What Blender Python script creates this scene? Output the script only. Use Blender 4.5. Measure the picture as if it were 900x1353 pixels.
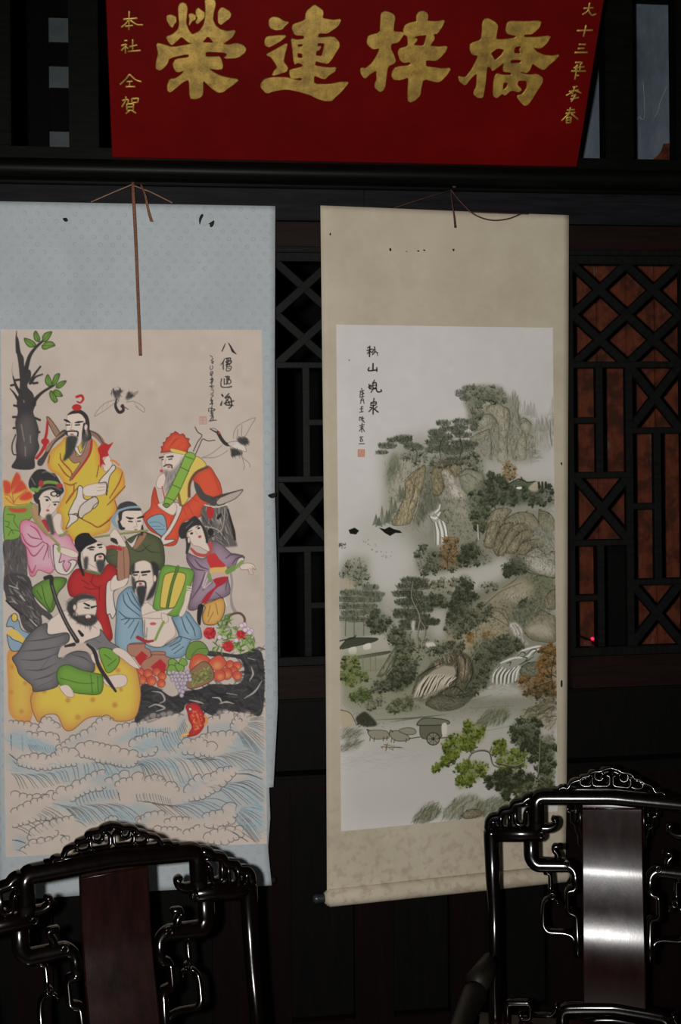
import bpy, bmesh, math, random
import numpy as np
from mathutils import Vector, Matrix

# ------------------------------------------------------------------ scene, camera, light
for o in list(bpy.data.objects):
    bpy.data.objects.remove(o, do_unlink=True)
scene = bpy.context.scene
COL = scene.collection
random.seed(7)
RNG = np.random.default_rng(11)

F_PX, HORIZON, EYE, DIST = 1600.0, 580.0, 1.80, 3.22
YAW, ROLL = math.radians(-7.4), math.radians(-0.55)
CAM = Vector((0.0, -DIST, EYE))
CAM_ROT = (Matrix.Rotation(YAW, 3, 'Z') @ Matrix.Rotation(math.pi / 2, 3, 'X') @ Matrix.Rotation(ROLL, 3, 'Z'))
cd = bpy.data.cameras.new('camera')
cam = bpy.data.objects.new('camera', cd)
COL.objects.link(cam)
cd.sensor_fit = 'AUTO'
cd.sensor_width = 36.0
cd.lens = F_PX / 1353.0 * 36.0
cd.shift_y = -(676.5 - HORIZON) / 1353.0
cd.clip_start = 0.02
cam.matrix_world = Matrix.Translation(CAM) @ CAM_ROT.to_4x4()
scene.camera = cam

world = bpy.data.worlds.new('world')
scene.world = world
world.use_nodes = True
world.node_tree.nodes['Background'].inputs[0].default_value = (0.75, 0.87, 1.0, 1)
world.node_tree.nodes['Background'].inputs[1].default_value = 0.007

# the camera's own flash, mounted beside the lens (the camera is held upright, flash on the left)
fl = bpy.data.lights.new('camera_flash_offscreen', 'POINT')
fl.energy = 245.0
fl.color = (1.0, 0.975, 0.95)
fl.shadow_soft_size = 0.022
flash = bpy.data.objects.new('camera_flash_offscreen', fl)
COL.objects.link(flash)
flash.location = CAM + CAM_ROT @ Vector((-0.105, 0.015, 0.03))

vs = scene.view_settings
vs.view_transform = 'Standard'
vs.look = 'None'
vs.exposure = 0.0
vs.gamma = 1.0
vs.use_curve_mapping = False


# ------------------------------------------------------------------ photograph pixel -> ray
def rays(P):
    P = np.asarray(P, float).reshape(-1, 2)
    d = np.stack([(P[:, 0] - 450) / F_PX, (HORIZON - P[:, 1]) / F_PX, -np.ones(len(P))], 1)
    return d @ np.array(CAM_ROT).T


def on_plane(P, origin, normal):
    d = rays(P)
    n = np.array(normal, float)
    c = np.array(CAM)
    t = ((np.array(origin, float) - c) @ n) / (d @ n)
    return c + d * t[:, None]


def on_y(px, py, y=0.0):
    p = on_plane([(px, py)], (0, y, 0), (0, 1, 0))[0]
    return float(p[0]), float(p[2])


# ------------------------------------------------------------------ objects
def tag(o, label=None, cat=None, group=None, kind=None):
    if label: o['label'] = label
    if cat: o['category'] = cat
    if group: o['group'] = group
    if kind: o['kind'] = kind
    return o


def empty(name, loc=(0, 0, 0), rz=0.0, matrix=None):
    o = bpy.data.objects.new(name, None)
    COL.objects.link(o)
    o.empty_display_size = 0.05
    if matrix is not None:
        o.matrix_world = matrix
    else:
        o.location = loc
        o.rotation_euler = (0, 0, rz)
    return o


def link(name, me, mats, parent=None, smooth=False):
    o = bpy.data.objects.new(name, me)
    COL.objects.link(o)
    if mats is not None and len(me.materials) == 0:
        for m in (mats if isinstance(mats, (list, tuple)) else [mats]):
            me.materials.append(m)
    if parent is not None:
        o.parent = parent
    if smooth:
        me.polygons.foreach_set('use_smooth', [True] * len(me.polygons))
    return o


def copy_tree(o, parent=None):
    c = o.copy()
    COL.objects.link(c)
    c.parent = parent
    for ch in list(o.children):
        copy_tree(ch, c)
    return c


def mesh(name, verts, faces):
    me = bpy.data.meshes.new(name)
    me.from_pydata([tuple(map(float, v)) for v in verts], [], faces)
    me.update()
    return me


def box_mesh(name, x0, x1, y0, y1, z0, z1, bev=0.0, seg=2):
    bm = bmesh.new()
    bmesh.ops.create_cube(bm, size=1.0)
    for v in bm.verts:
        v.co = Vector(((x0 + x1) / 2 + v.co.x * (x1 - x0), (y0 + y1) / 2 + v.co.y * (y1 - y0), (z0 + z1) / 2 + v.co.z * (z1 - z0)))
    if bev > 0:
        bmesh.ops.bevel(bm, geom=bm.edges[:], offset=bev, segments=seg, affect='EDGES', clamp_overlap=True)
    bm.normal_update()
    me = bpy.data.meshes.new(name)
    bm.to_mesh(me)
    bm.free()
    return me


def box(name, x0, x1, y0, y1, z0, z1, mat, parent=None, bev=0.003):
    return link(name, box_mesh(name, x0, x1, y0, y1, z0, z1, bev), mat, parent)


def bar_between(name, p0, p1, w, y0, y1, mat, parent, bev=0.002):
    """a flat lattice bar in the x-z plane from p0 to p1, width w, depth y0..y1"""
    a, b = np.array(p0, float), np.array(p1, float)
    L = float(np.hypot(*(b - a)))
    me = box_mesh(name, -L / 2, L / 2, y0, y1, -w / 2, w / 2, bev, 1)
    o = link(name, me, mat, parent)
    m = (a + b) / 2
    o.location = (m[0], 0, m[1])
    o.rotation_euler = (0, -math.atan2(b[1] - a[1], b[0] - a[0]), 0)
    return o


def catmull(P, n=6, closed=False):
    P = np.asarray(P, float)
    if len(P) < 3:
        return P
    if closed:
        Q = np.vstack([P[-1], P, P[0], P[1]])
    else:
        Q = np.vstack([2 * P[0] - P[1], P, 2 * P[-1] - P[-2]])
    out = []
    t = np.linspace(0, 1, n, endpoint=False)[:, None]
    for i in range(1, len(Q) - 2):
        p0, p1, p2, p3 = Q[i - 1], Q[i], Q[i + 1], Q[i + 2]
        out.append(0.5 * ((2 * p1) + (-p0 + p2) * t + (2 * p0 - 5 * p1 + 4 * p2 - p3) * t ** 2 + (-p0 + 3 * p1 - 3 * p2 + p3) * t ** 3))
    out = np.vstack(out)
    if not closed:
        out = np.vstack([out, P[-1:]])
    return out


def round_corners(P, r, n=4):
    P = np.asarray(P, float)
    out = [P[0]]
    for i in range(1, len(P) - 1):
        a, b, c = P[i - 1], P[i], P[i + 1]
        la, lc = np.linalg.norm(a - b), np.linalg.norm(c - b)
        k = min(r, la * 0.45, lc * 0.45)
        if k < 1e-6:
            continue
        p, q = b + (a - b) / la * k, b + (c - b) / lc * k
        for t in np.linspace(0, 1, n + 1):
            out.append((1 - t) ** 2 * p + 2 * t * (1 - t) * b + t ** 2 * q)
    out.append(P[-1])
    return np.array(out)


def sweep_data(path, w, d, yfun=None, sec=12, sq=0.7, ycen=0.0):
    """sweep a rounded section along a 2-D path (x, z): w = in-plane widths, d = depth. Rounded end caps."""
    P = np.asarray(path, float)
    n = len(P)
    w = np.interp(np.linspace(0, 1, n), np.linspace(0, 1, len(w)), w) if np.ndim(w) else np.full(n, float(w))
    T = np.gradient(P, axis=0)
    T /= np.maximum(np.linalg.norm(T, axis=1, keepdims=True), 1e-9)
    N = np.stack([-T[:, 1], T[:, 0]], 1)
    ph = np.arange(sec) / sec * 2 * math.pi
    cx = np.sign(np.cos(ph)) * np.abs(np.cos(ph)) ** sq
    cy = np.sign(np.sin(ph)) * np.abs(np.sin(ph)) ** sq
    rings = []
    e0, e1 = w[0] * 0.28, w[-1] * 0.28
    rings.append((P[0] - T[0] * e0, N[0], w[0] * 0.55, 0.6))
    for i in range(n):
        rings.append((P[i], N[i], w[i], 1.0))
    rings.append((P[-1] + T[-1] * e1, N[-1], w[-1] * 0.55, 0.6))
    V, Fc = [], []
    for c, nn, ww, ds in rings:
        for k in range(sec):
            q = c + nn * cx[k] * ww / 2
            y = ycen + cy[k] * d * ds / 2
            V.append((q[0], y + (yfun(q[1]) if yfun else 0.0), q[1]))
    m = len(rings)
    for i in range(m - 1):
        for k in range(sec):
            a, b = i * sec + k, i * sec + (k + 1) % sec
            Fc.append((a, b, b + sec, a + sec))
    Fc.append(tuple(range(sec - 1, -1, -1)))
    Fc.append(tuple(range((m - 1) * sec, m * sec)))
    return V, Fc


class MB:
    def __init__(s):
        s.v, s.f = [], []

    def add(s, data):
        V, Fc = data
        k = len(s.v)
        s.v += [tuple(map(float, p)) for p in V]
        s.f += [tuple(i + k for i in f) for f in Fc]
        return s

    def build(s, name, mat, parent=None, smooth=True):
        me = mesh(name, s.v, s.f)
        bm = bmesh.new()
        bm.from_mesh(me)
        bmesh.ops.recalc_face_normals(bm, faces=bm.faces[:])
        bm.to_mesh(me)
        bm.free()
        return link(name, me, mat, parent, smooth)


def tube3(path, r, sec=8):
    """round tube along a 3-D path"""
    P = np.asarray(path, float)
    n = len(P)
    r = np.interp(np.linspace(0, 1, n), np.linspace(0, 1, len(r)), r) if np.ndim(r) else np.full(n, float(r))
    T = np.gradient(P, axis=0)
    T /= np.maximum(np.linalg.norm(T, axis=1, keepdims=True), 1e-9)
    up = np.array([0.13, 0.98, 0.11])
    V, Fc = [], []
    for i in range(n):
        a = np.cross(T[i], up)
        if np.linalg.norm(a) < 0.05:
            a = np.cross(T[i], [1, 0, 0])
        a /= np.linalg.norm(a)
        b = np.cross(a, T[i])
        for k in range(sec):
            t = 2 * math.pi * k / sec
            V.append(P[i] + r[i] * (math.cos(t) * a + math.sin(t) * b))
    for i in range(n - 1):
        for k in range(sec):
            a, b = i * sec + k, i * sec + (k + 1) % sec
            Fc.append((a, b, b + sec, a + sec))
    Fc.append(tuple(range(sec - 1, -1, -1)))
    Fc.append(tuple(range((n - 1) * sec, n * sec)))
    return V, Fc


# ------------------------------------------------------------------ materials
def s2l(c):
    c = np.asarray(c, float)
    return np.where(c <= 0.04045, c / 12.92, ((c + 0.055) / 1.055) ** 2.4)


class NT:
    def __init__(s, name):
        s.m = bpy.data.materials.new(name)
        s.m.use_nodes = True
        s.t = s.m.node_tree
        s.b = s.t.nodes['Principled BSDF']

    def n(s, kind, **kw):
        nd = s.t.nodes.new(kind)
        for k, v in kw.items():
            if k.startswith('i_'):
                key = k[2:]
                nd.inputs[int(key) if key.isdigit() else key.replace('_', ' ')].default_value = v
            else:
                setattr(nd, k, v)
        return nd

    def l(s, a, b):
        s.t.links.new(a, b)

    def math(s, op, a, b=None, c=None):
        nd = s.n('ShaderNodeMath', operation=op)
        for i, x in enumerate((a, b, c)):
            if x is None: continue
            if isinstance(x, (int, float)): nd.inputs[i].default_value = x
            else: s.l(x, nd.inputs[i])
        return nd.outputs[0]

    def mix(s, fac, a, b):
        nd = s.n('ShaderNodeMix', data_type='RGBA')
        for sock, x in ((nd.inputs[0], fac), (nd.inputs[6], a), (nd.inputs[7], b)):
            if isinstance(x, (int, float)): sock.default_value = x
            elif isinstance(x, tuple): sock.default_value = (x[0], x[1], x[2], 1)
            else: s.l(x, sock)
        return nd.outputs[2]

    def ramp(s, fac, stops):
        nd = s.n('ShaderNodeValToRGB')
        e = nd.color_ramp.elements
        while len(e) < len(stops): e.new(0.5)
        for el, (p, c) in zip(e, stops):
            el.position = p
            el.color = (c[0], c[1], c[2], 1) if isinstance(c, (tuple, list)) else (c, c, c, 1)
        s.l(fac, nd.inputs[0])
        return nd.outputs[0]

    def noise(s, scale, detail=4.0, rough=0.6, vec=None, stretch=None):
        nd = s.n('ShaderNodeTexNoise')
        nd.inputs['Scale'].default_value = scale
        nd.inputs['Detail'].default_value = detail
        nd.inputs['Roughness'].default_value = rough
        if vec is None:
            vec = s.n('ShaderNodeTexCoord').outputs['Object']
        if stretch:
            mp = s.n('ShaderNodeMapping')
            mp.inputs['Scale'].default_value = stretch
            s.l(vec, mp.inputs[0])
            vec = mp.outputs[0]
        s.l(vec, nd.inputs['Vector'])
        return nd.outputs['Fac']

    def bump(s, h, strength=0.3, dist=0.002):
        nd = s.n('ShaderNodeBump')
        nd.inputs['Strength'].default_value = strength
        nd.inputs['Distance'].default_value = dist
        s.l(h, nd.inputs['Height'])
        s.l(nd.outputs[0], s.b.inputs['Normal'])

    def set(s, rough=0.5, metal=0.0, spec=0.5, coat=0.0, coat_rough=0.1):
        s.b.inputs['Roughness'].default_value = rough
        s.b.inputs['Metallic'].default_value = metal
        s.b.inputs['Specular IOR Level'].default_value = spec
        s.b.inputs['Coat Weight'].default_value = coat
        s.b.inputs['Coat Roughness'].default_value = coat_rough
        return s.m


def wood(name, c0, c1, rough=0.5, spec=0.3, scale=14, stretch=(6, 6, 0.6), coat=0.0, bump=0.15):
    t = NT(name)
    n = t.noise(scale, 6, 0.65, stretch=stretch)
    col = t.ramp(n, [(0.3, c0), (0.7, c1)])
    t.l(col, t.b.inputs['Base Color'])
    t.bump(n, bump, 0.002)
    return t.set(rough, 0, spec, coat)


M = {}
M['dark_wood'] = wood('dark_stained_wood', (0.0020, 0.0019, 0.0017), (0.0042, 0.0036, 0.0030), 0.55, 0.08)
M['beam_wood'] = wood('beam_wood', (0.0016, 0.0018, 0.0015), (0.0042, 0.0043, 0.0035), 0.42, 0.08, stretch=(0.6, 6, 6))
M['fascia_wood'] = wood('fascia_wood', (0.005, 0.0047, 0.0058), (0.0135, 0.0122, 0.0150), 0.5, 0.08, stretch=(0.6, 6, 6))
M['brown_wood'] = wood('brown_stained_wood', (0.0065, 0.0031, 0.0024), (0.0150, 0.0070, 0.0052), 0.5, 0.08, stretch=(0.6, 6, 6))
M['stile_wood'] = wood('reddish_stile_wood', (0.0030, 0.0014, 0.0011), (0.0070, 0.0030, 0.0022), 0.5, 0.08)
M['lattice_wood'] = wood('lattice_wood', (0.0036, 0.0037, 0.0036), (0.0082, 0.0082, 0.0078), 0.5, 0.08)
M['panel_wood'] = wood('panel_wood', (0.0010, 0.0010, 0.0010), (0.0022, 0.0019, 0.0018), 0.55, 0.08)
# ------------------------------------------------------------------ room shell
def struct(o):
    o['kind'] = 'structure'
    return o


def floor_mat():
    t = NT('grey_stone_floor')
    tc = t.n('ShaderNodeTexCoord')
    br = t.n('ShaderNodeTexBrick')
    br.offset = 0.5
    br.inputs['Color1'].default_value = (0.06, 0.06, 0.057, 1)
    br.inputs['Color2'].default_value = (0.085, 0.082, 0.078, 1)
    br.inputs['Mortar'].default_value = (0.02, 0.02, 0.02, 1)
    br.inputs['Scale'].default_value = 2.2
    br.inputs['Mortar Size'].default_value = 0.01
    br.inputs['Row Height'].default_value = 0.5
    t.l(tc.outputs['Object'], br.inputs['Vector'])
    n = t.noise(9, 5, 0.6)
    t.l(t.mix(t.math('MULTIPLY', n, 0.5), br.outputs['Color'], (0.03, 0.03, 0.03)), t.b.inputs['Base Color'])
    return t.set(0.7)


M['stone_floor'] = floor_mat()
M['dark_plaster'] = wood('soot_dark_plaster', (0.006, 0.006, 0.006), (0.014, 0.013, 0.012), 0.9, 0.1, 5, (1, 1, 1))
struct(box('floor', -3.2, 3.6, -5.2, 2.8, -0.08, 0.0, M['stone_floor'], bev=0))
struct(box('ceiling', -3.2, 3.6, -5.2, 2.8, 3.9, 3.98, M['dark_plaster'], bev=0))
struct(box('wall_left', -3.28, -3.2, -5.2, 2.8, 0.0, 3.9, M['dark_plaster'], bev=0))
struct(box('wall_right', 3.6, 3.68, -5.2, 2.8, 0.0, 3.9, M['dark_plaster'], bev=0))
struct(box('wall_rear', -3.2, 3.6, 2.72, 2.8, 0.0, 3.9, M['dark_plaster'], bev=0))

XL, XR = -3.2, 3.6


def X(px, y=0.0):
    return on_y(px, 600, y)[0]


def Z(px, py, y=0.0):
    return on_y(px, py, y)[1]


# --- the beam that carries the plaque and the nails
z_beam_top, z_beam_bot = Z(450, 214, -0.12), Z(450, 241, -0.12)
z_fascia_bot = Z(395, 291, -0.05)
beam = struct(empty('trim_1', (0, 0, 0)))
beam['label'] = 'black moulded beam running under the red plaque'
prof = []
zc, rz_ = (z_beam_top + z_beam_bot) / 2, (z_beam_top - z_beam_bot) / 2
for k in range(25):
    a = -math.pi / 2 + math.pi * k / 24
    prof.append((-0.095 - 0.03 * math.cos(a), zc + rz_ * math.sin(a)))
prof += [(-0.02, z_beam_top + 0.004), (0.05, z_beam_top + 0.004), (0.05, z_beam_bot), (-0.06, z_beam_bot)]
n = len(prof)
V = [(x, y, z) for x in (XL, XR) for (y, z) in prof]
Fc = [(i, (i + 1) % n, n + (i + 1) % n, n + i) for i in range(n)] + [tuple(range(n))[::-1], tuple(range(n, 2 * n))]
MB().add((V, Fc)).build('moulding', M['beam_wood'], beam, False)
box('fillet', XL, XR, -0.085, -0.06, z_beam_bot - 0.007, z_beam_bot - 0.0005, M['beam_wood'], beam, 0.002)
xs_ = X(480)
box('fascia', XL, xs_, -0.055, 0.04, z_fascia_bot, z_beam_bot - 0.0005, M['fascia_wood'], beam)
box('fascia', xs_ + 0.001, XR, -0.055, 0.04, z_fascia_bot, z_beam_bot - 0.0005, M['fascia_wood'], beam)
# clerestory sill on top of the beam
z_sill = Z(60, 196, -0.02)
box('sill_rail', XL, XR, -0.045, 0.04, z_beam_top + 0.0045, z_sill, M['beam_wood'], beam, 0.006)

# --- clerestory posts and header
clere = struct(empty('wall_back', (0, 0, 0)))
clere['label'] = 'dark timber partition wall with square clerestory posts'
z_top = 3.9
posts = [(-215, -175), (-100, -60), (-28, 16), (92, 131), (207, 247), (322, 362), (437, 477), (552, 592), (660, 700), (796, 832), (889, 926), (985, 1022)]
for a, b in posts:
    box('post', on_y(a, 120)[0], on_y(b, 120)[0], -0.03, 0.03, z_sill + 0.0005, z_top - 0.001, M['beam_wood'], clere, 0.004)
# rail under the fascia
z_r1, z_r0 = z_fascia_bot - 0.0005, Z(395, 328)
xs_ = X(600)
box('brown_rail', XL, xs_, -0.03, 0.03, z_r0, z_r1, M['brown_wood'], clere)
box('brown_rail', xs_ + 0.001, XR, -0.03, 0.03, z_r0, z_r1, M['brown_wood'], clere)

# --- lattice leaves
rows = {k: Z(828, k) for k in (350, 416, 482, 569, 627, 716, 769, 853)}
z_lat_top = rows[350]
bh, bd = 0.0175, 0.023


def leaf(name, x0, x1, mirror, LW):
    root = struct(empty(name, ((x0 + x1) / 2, 0, 0)))
    cx = (x0 + x1) / 2
    hw = (x1 - x0) / 2
    sg = -1 if mirror else 1

    def P(u, zz):          # u in -1..1 across the opening
        return (sg * u * hw, zz)

    def hbar(u0, u1, zz):
        bar_between('lattice_bar', P(u0, zz), P(u1, zz), bh, -0.011, 0.011, LW, root)

    def vbar(u, za, zb):
        bar_between('lattice_bar', P(u, za), P(u, zb), 0.021, -0.0105, 0.0105, LW, root)

    def cross(u0, u1, za, zb):
        bar_between('lattice_bar', P(u0, za), P(u1, zb), bd, -0.010, 0.009, LW, root)
        bar_between('lattice_bar', P(u0, zb), P(u1, za), bd, -0.009, 0.010, LW, root)
    r = rows
    cross(-1, 0, r[350], r[416]); cross(0, 1, r[350], r[416])
    cross(-1, 0, r[416], r[482]); cross(0, 1, r[416], r[482])
    hbar(-1, 1, r[482])
    vbar(0.03, r[482], r[853])
    vbar(-0.52, r[482], r[627]); hbar(-1, -0.52, Z(828, 555))
    cross(0.03, 1, r[482], r[569]); hbar(0.03, 1, r[569])
    hbar(-1, 0.03, r[627]); cross(-1, 0.03, r[627], r[716]); hbar(-1, 0.03, r[716])
    vbar(-0.52, r[716], r[853]); hbar(-1, -0.52, Z(828, 788))
    vbar(0.55, r[569], r[769]); hbar(0.03, 0.55, Z(828, 669))
    hbar(0.03, 1, r[769]); cross(0.03, 1, r[769], r[853])
    # surrounding frame
    fw = 0.018
    zt, zb = r[350], r[853]
    box('frame_rail', -hw - fw, hw + fw, -0.016, 0.016, zt, zt + 0.022, LW, root)
    box('frame_rail', -hw - fw, hw + fw, -0.016, 0.016, zb - 0.022, zb, LW, root)
    for s in (-1, 1):
        e = s * (hw + fw / 2)
        box('frame_stile', e - fw / 2, e + fw / 2, -0.015, 0.015, zb, zt, LW, root)
    return root


opens = [(-180, -28), (54, 206), (288, 441), (523, 674), (757, 899), (985, 1120)]
for i, (a, b) in enumerate(opens):
    lf = leaf('window_%d' % (i + 1), X(a), X(b), i in (0, 2), M['lattice_wood'])
    lf['label'] = ['lattice window leaf hidden behind the blue scroll edge', 'lattice window leaf behind the blue scroll',
                   'dark lattice window leaf in the gap between the scrolls', 'lattice window leaf behind the beige scroll',
                   'dark diamond lattice window leaf in front of the orange boards', 'lattice window leaf beside the orange boards'][i]
# stiles between leaves, rails above and below
z_b0 = rows[853] - 0.0225
xs = [XL] + [v for a, b in opens for v in (X(a) - 0.0185, X(b) + 0.0185)] + [XR]
z_rail_b = Z(395, 921)
for k in range(0, len(xs), 2):
    box('stile', xs[k], xs[k + 1], -0.028, 0.028, z_rail_b, z_r0 - 0.0005, M['stile_wood'], clere, 0.004)
for i, (a, b) in enumerate(opens):
    xa, xb = X(a) - 0.018, X(b) + 0.018
    box('top_rail', xa, xb, -0.026, 0.026, z_lat_top + 0.0225, z_r0 - 0.0005, M['lattice_wood'], clere, 0.003)
    box('bottom_rail', xa, xb, -0.026, 0.026, z_rail_b, z_b0, M['brown_wood'], clere, 0.003)
# dado below the lattice
z_r2 = Z(395, 934)
box('dado_rail', XL, XR, -0.034, 0.03, z_r2, z_rail_b - 0.0005, M['dark_wood'], clere, 0.005)
z_ledge = Z(395, 1018)
box('dado_board', XL, XR, 0.0, 0.03, z_ledge, z_r2 - 0.0005, M['dark_wood'], clere, 0.002)
box('ledge', XL, XR, -0.05, 0.03, z_ledge - 0.03, z_ledge - 0.006, M['dark_wood'], clere, 0.003)
box('ledge_edge', XL, XR, -0.052, 0.03, z_ledge - 0.0055, z_ledge - 0.0005, M['dark_wood'], clere, 0.002)
z_w = z_ledge - 0.0305
z_pt, z_pb = Z(400, 1048), Z(480, 1340)
pan = [(-330, -250), (-200, -110), (-60, 20), (70, 150), (200, 280), (384, 467), (518, 592), (640, 720), (775, 855), (905, 985), (1040, 1120)]
pan = [(on_y(a, 1200)[0], on_y(b, 1200)[0]) for a, b in pan]
edges = [XL] + [v for p in pan for v in p] + [XR]
for k in range(0, len(edges), 2):
    box('lower_stile', edges[k], edges[k + 1], -0.026, 0.03, 0.0005, z_w, M['stile_wood'], clere, 0.004)
for a, b in pan:
    box('lower_rail', a + 0.0005, b - 0.0005, -0.024, 0.03, z_pt, z_w, M['stile_wood'], clere, 0.003)
    box('lower_panel', a + 0.0005, b - 0.0005, 0.004, 0.024, z_pb + 0.0005, z_pt - 0.0005, M['dark_wood'], clere, 0.002)
    box('lower_rail', a + 0.0005, b - 0.0005, -0.024, 0.03, 0.0005, z_pb, M['stile_wood'], clere, 0.003)


# --- the orange boarded wall and blue-grey plaster behind the right-hand lattice
def worn_orange():
    t = NT('worn_orange_paint')
    tc = t.n('ShaderNodeTexCoord').outputs['Object']
    n1 = t.noise(7, 6, 0.65, tc, (3, 1, 0.7))
    n2 = t.noise(30, 5, 0.7, tc, (2, 1, 0.5))
    c = t.ramp(n2, [(0.3, (0.075, 0.015, 0.005)), (0.7, (0.135, 0.032, 0.011))])
    g = t.ramp(n1, [(0.60, 0.0), (0.68, 1.0)])
    c = t.mix(g, c, (0.10, 0.085, 0.075))
    d = t.ramp(t.noise(16, 4, 0.6, tc, (1, 1, 1)), [(0.42, 1.0), (0.55, 0.0)])
    c = t.mix(t.math('MULTIPLY', d, 0.85), c, (0.035, 0.009, 0.004))
    t.l(c, t.b.inputs['Base Color'])
    t.bump(n2, 0.4, 0.003)
    return t.set(0.7, 0, 0.2)


def blue_plaster():
    t = NT('blue_grey_plaster')
    tc = t.n('ShaderNodeTexCoord').outputs['Object']
    n1 = t.noise(4, 6, 0.7, tc, (2, 1, 0.8))
    n2 = t.noise(22, 6, 0.7, tc, (3, 1, 0.6))
    c = t.ramp(n1, [(0.3, (0.045, 0.06, 0.08)), (0.65, (0.15, 0.185, 0.22))])
    c = t.mix(t.math('MULTIPLY', n2, 0.45), c, (0.06, 0.08, 0.11))
    t.l(c, t.b.inputs['Base Color'])
    t.bump(n2, 0.3, 0.003)
    return t.set(0.75, 0, 0.2)


M['worn_orange'] = worn_orange()
M['blue_plaster'] = blue_plaster()
YI = 0.42
xi0 = on_y(752, 600, YI)[0]
z_mid = Z(850, 225, YI)
wi = struct(empty('wall_inner', (xi0, YI, 0)))
wi['label'] = 'worn orange board wall with blue-grey plaster above, behind the lattice'
pw = 0.094
for k in range(16):
    box('plank', k * pw + 0.001, (k + 1) * pw - 0.001, random.uniform(0, 0.004), 0.03, 0.001, z_mid - 0.0005, M['worn_orange'], wi, 0.003)
box('plaster_panel', -0.02, 1.5, 0.0, 0.03, z_mid, Z(860, 6, YI), M['blue_plaster'], wi, 0.0)
box('header', -0.02, 1.5, -0.01, 0.03, Z(860, 6, YI) + 0.0005, 3.899, M['panel_wood'], wi, 0.0)
# orange remnant on the plaster
pp = on_plane([(857, 219), (862, 211), (870, 205), (874, 199), (877, 190), (886, 189), (892, 196), (892, 219)], (0, YI - 0.002, 0), (0, 1, 0))
bmv = [(p[0] - xi0, -0.002, p[2]) for p in pp] + [(p[0] - xi0, -0.0002, p[2]) for p in pp]
k = len(pp)
MB().add((bmv, [tuple(range(k)), tuple(range(2 * k - 1, k - 1, -1))] + [(i, (i + 1) % k, k + (i + 1) % k, k + i) for i in range(k)])).build('paint_remnant', M['worn_orange'], wi, False)
# crack lines in the plaster
M['pale_crack'] = wood('pale_crack_edge', (0.25, 0.27, 0.28), (0.35, 0.36, 0.36), 0.8, 0.1)
for pts in ([(841, 160), (845, 154), (849, 158), (852, 150), (850, 105)], [(865, 155), (870, 146), (872, 136), (877, 124), (882, 112)]):
    q = on_plane(pts, (0, YI - 0.001, 0), (0, 1, 0)) - np.array([xi0, YI, 0])
    MB().add(tube3(catmull(q, 4), 0.0011, 5)).build('crack_edge', M['pale_crack'], wi)

# three pale panes seen through the clerestory on the other side
def pane_mat():
    t = NT('dusty_pale_pane')
    n = t.noise(10, 5, 0.6)
    t.l(t.ramp(n, [(0.3, (0.075, 0.09, 0.10)), (0.7, (0.13, 0.15, 0.155))]), t.b.inputs['Base Color'])
    return t.set(0.4, 0, 0.4)


M['pale_pane'] = pane_mat()
YP = 1.5
pw_ = struct(empty('window_7', (on_y(78, 110, YP)[0], YP, 0)))
pw_['label'] = 'dark window frame with three pale panes beyond the clerestory'
x_a, x_b = on_y(65, 110, YP)[0] - pw_.location.x, on_y(116, 110, YP)[0] - pw_.location.x
zs = [Z(78, v, YP) for v in (-60, -20, 24, 57, 88, 117, 174, 206)]
for k in range(0, 8, 2):
    box('pane', x_a, x_b, 0.0, 0.01, zs[k + 1], zs[k], M['pale_pane'], pw_, 0.0)
box('frame_stile', x_a - 0.08, x_a - 0.0005, -0.02, 0.03, zs[-1] - 0.06, zs[0] + 0.05, M['panel_wood'], pw_)
box('frame_stile', x_b + 0.0005, x_b + 0.08, -0.02, 0.03, zs[-1] - 0.06, zs[0] + 0.05, M['panel_wood'], pw_)
for a, b in ((zs[2], zs[1]), (zs[4], zs[3]), (zs[6], zs[5])):
    box('frame_rail', x_a, x_b, -0.015, 0.03, a + 0.0005, b - 0.0005, M['panel_wood'], pw_)
box('frame_rail', x_a, x_b, -0.015, 0.03, zs[0] + 0.0005, 3.899, M['panel_wood'], pw_)
box('frame_rail', x_a, x_b, -0.015, 0.03, 0.001, zs[-1] - 0.0005, M['panel_wood'], pw_)

# dark cabinet and a cable with a red pilot lamp behind the lattice
YB = 0.30
ca, cb = on_y(799, 800, YB)[0], on_y(829, 800, YB)[0]
zt_ = Z(812, 722, YB)
cab = tag(empty('cabinet', ((ca + cb) / 2, YB, 0)), 'narrow black cabinet standing behind the lattice window', 'cabinet')
hw_ = (cb - ca) / 2
box('body', -hw_, hw_, 0.0, 0.10, 0.001, zt_, M['panel_wood'], cab)
box('door', -hw_ + 0.004, hw_ - 0.004, -0.008, -0.0005, 0.05, zt_ - 0.02, M['dark_wood'], cab)
t = NT('red_pilot_light')
t.b.inputs['Base Color'].default_value = (0.5, 0.01, 0.03, 1)
t.b.inputs['Emission Color'].default_value = (1.0, 0.02, 0.12, 1)
t.b.inputs['Emission Strength'].default_value = 0.9
M['pilot'] = t.set(0.3)
lx, lz = on_y(783, 844, 0.05)
pl = tag(empty('pilot_lamp', (lx, 0.05, lz)), 'small glowing red pilot lamp on a black cable behind the lattice', 'lamp')
bm = bmesh.new()
bmesh.ops.create_uvsphere(bm, u_segments=12, v_segments=8, radius=0.0055)
me = bpy.data.meshes.new('bulb'); bm.to_mesh(me); bm.free()
link('bulb', me, M['pilot'], pl, True)
MB().add(tube3(catmull([(0, 0, -0.004), (-0.02, 0.0, -0.0), (-0.05, 0.005, 0.012), (-0.09, 0.01, 0.02), (-0.14, 0.0, 0.012)], 6), 0.002, 6)).build('cable', M['panel_wood'], pl)
MB().add(tube3(catmull([(0, 0, -0.004), (0.001, 0, -0.012), (0.0, -0.015, rows[853] - lz + 0.001), (0.0, -0.04, rows[853] - lz + 0.001)], 4), 0.003, 6)).build('socket', M['panel_wood'], pl)
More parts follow.
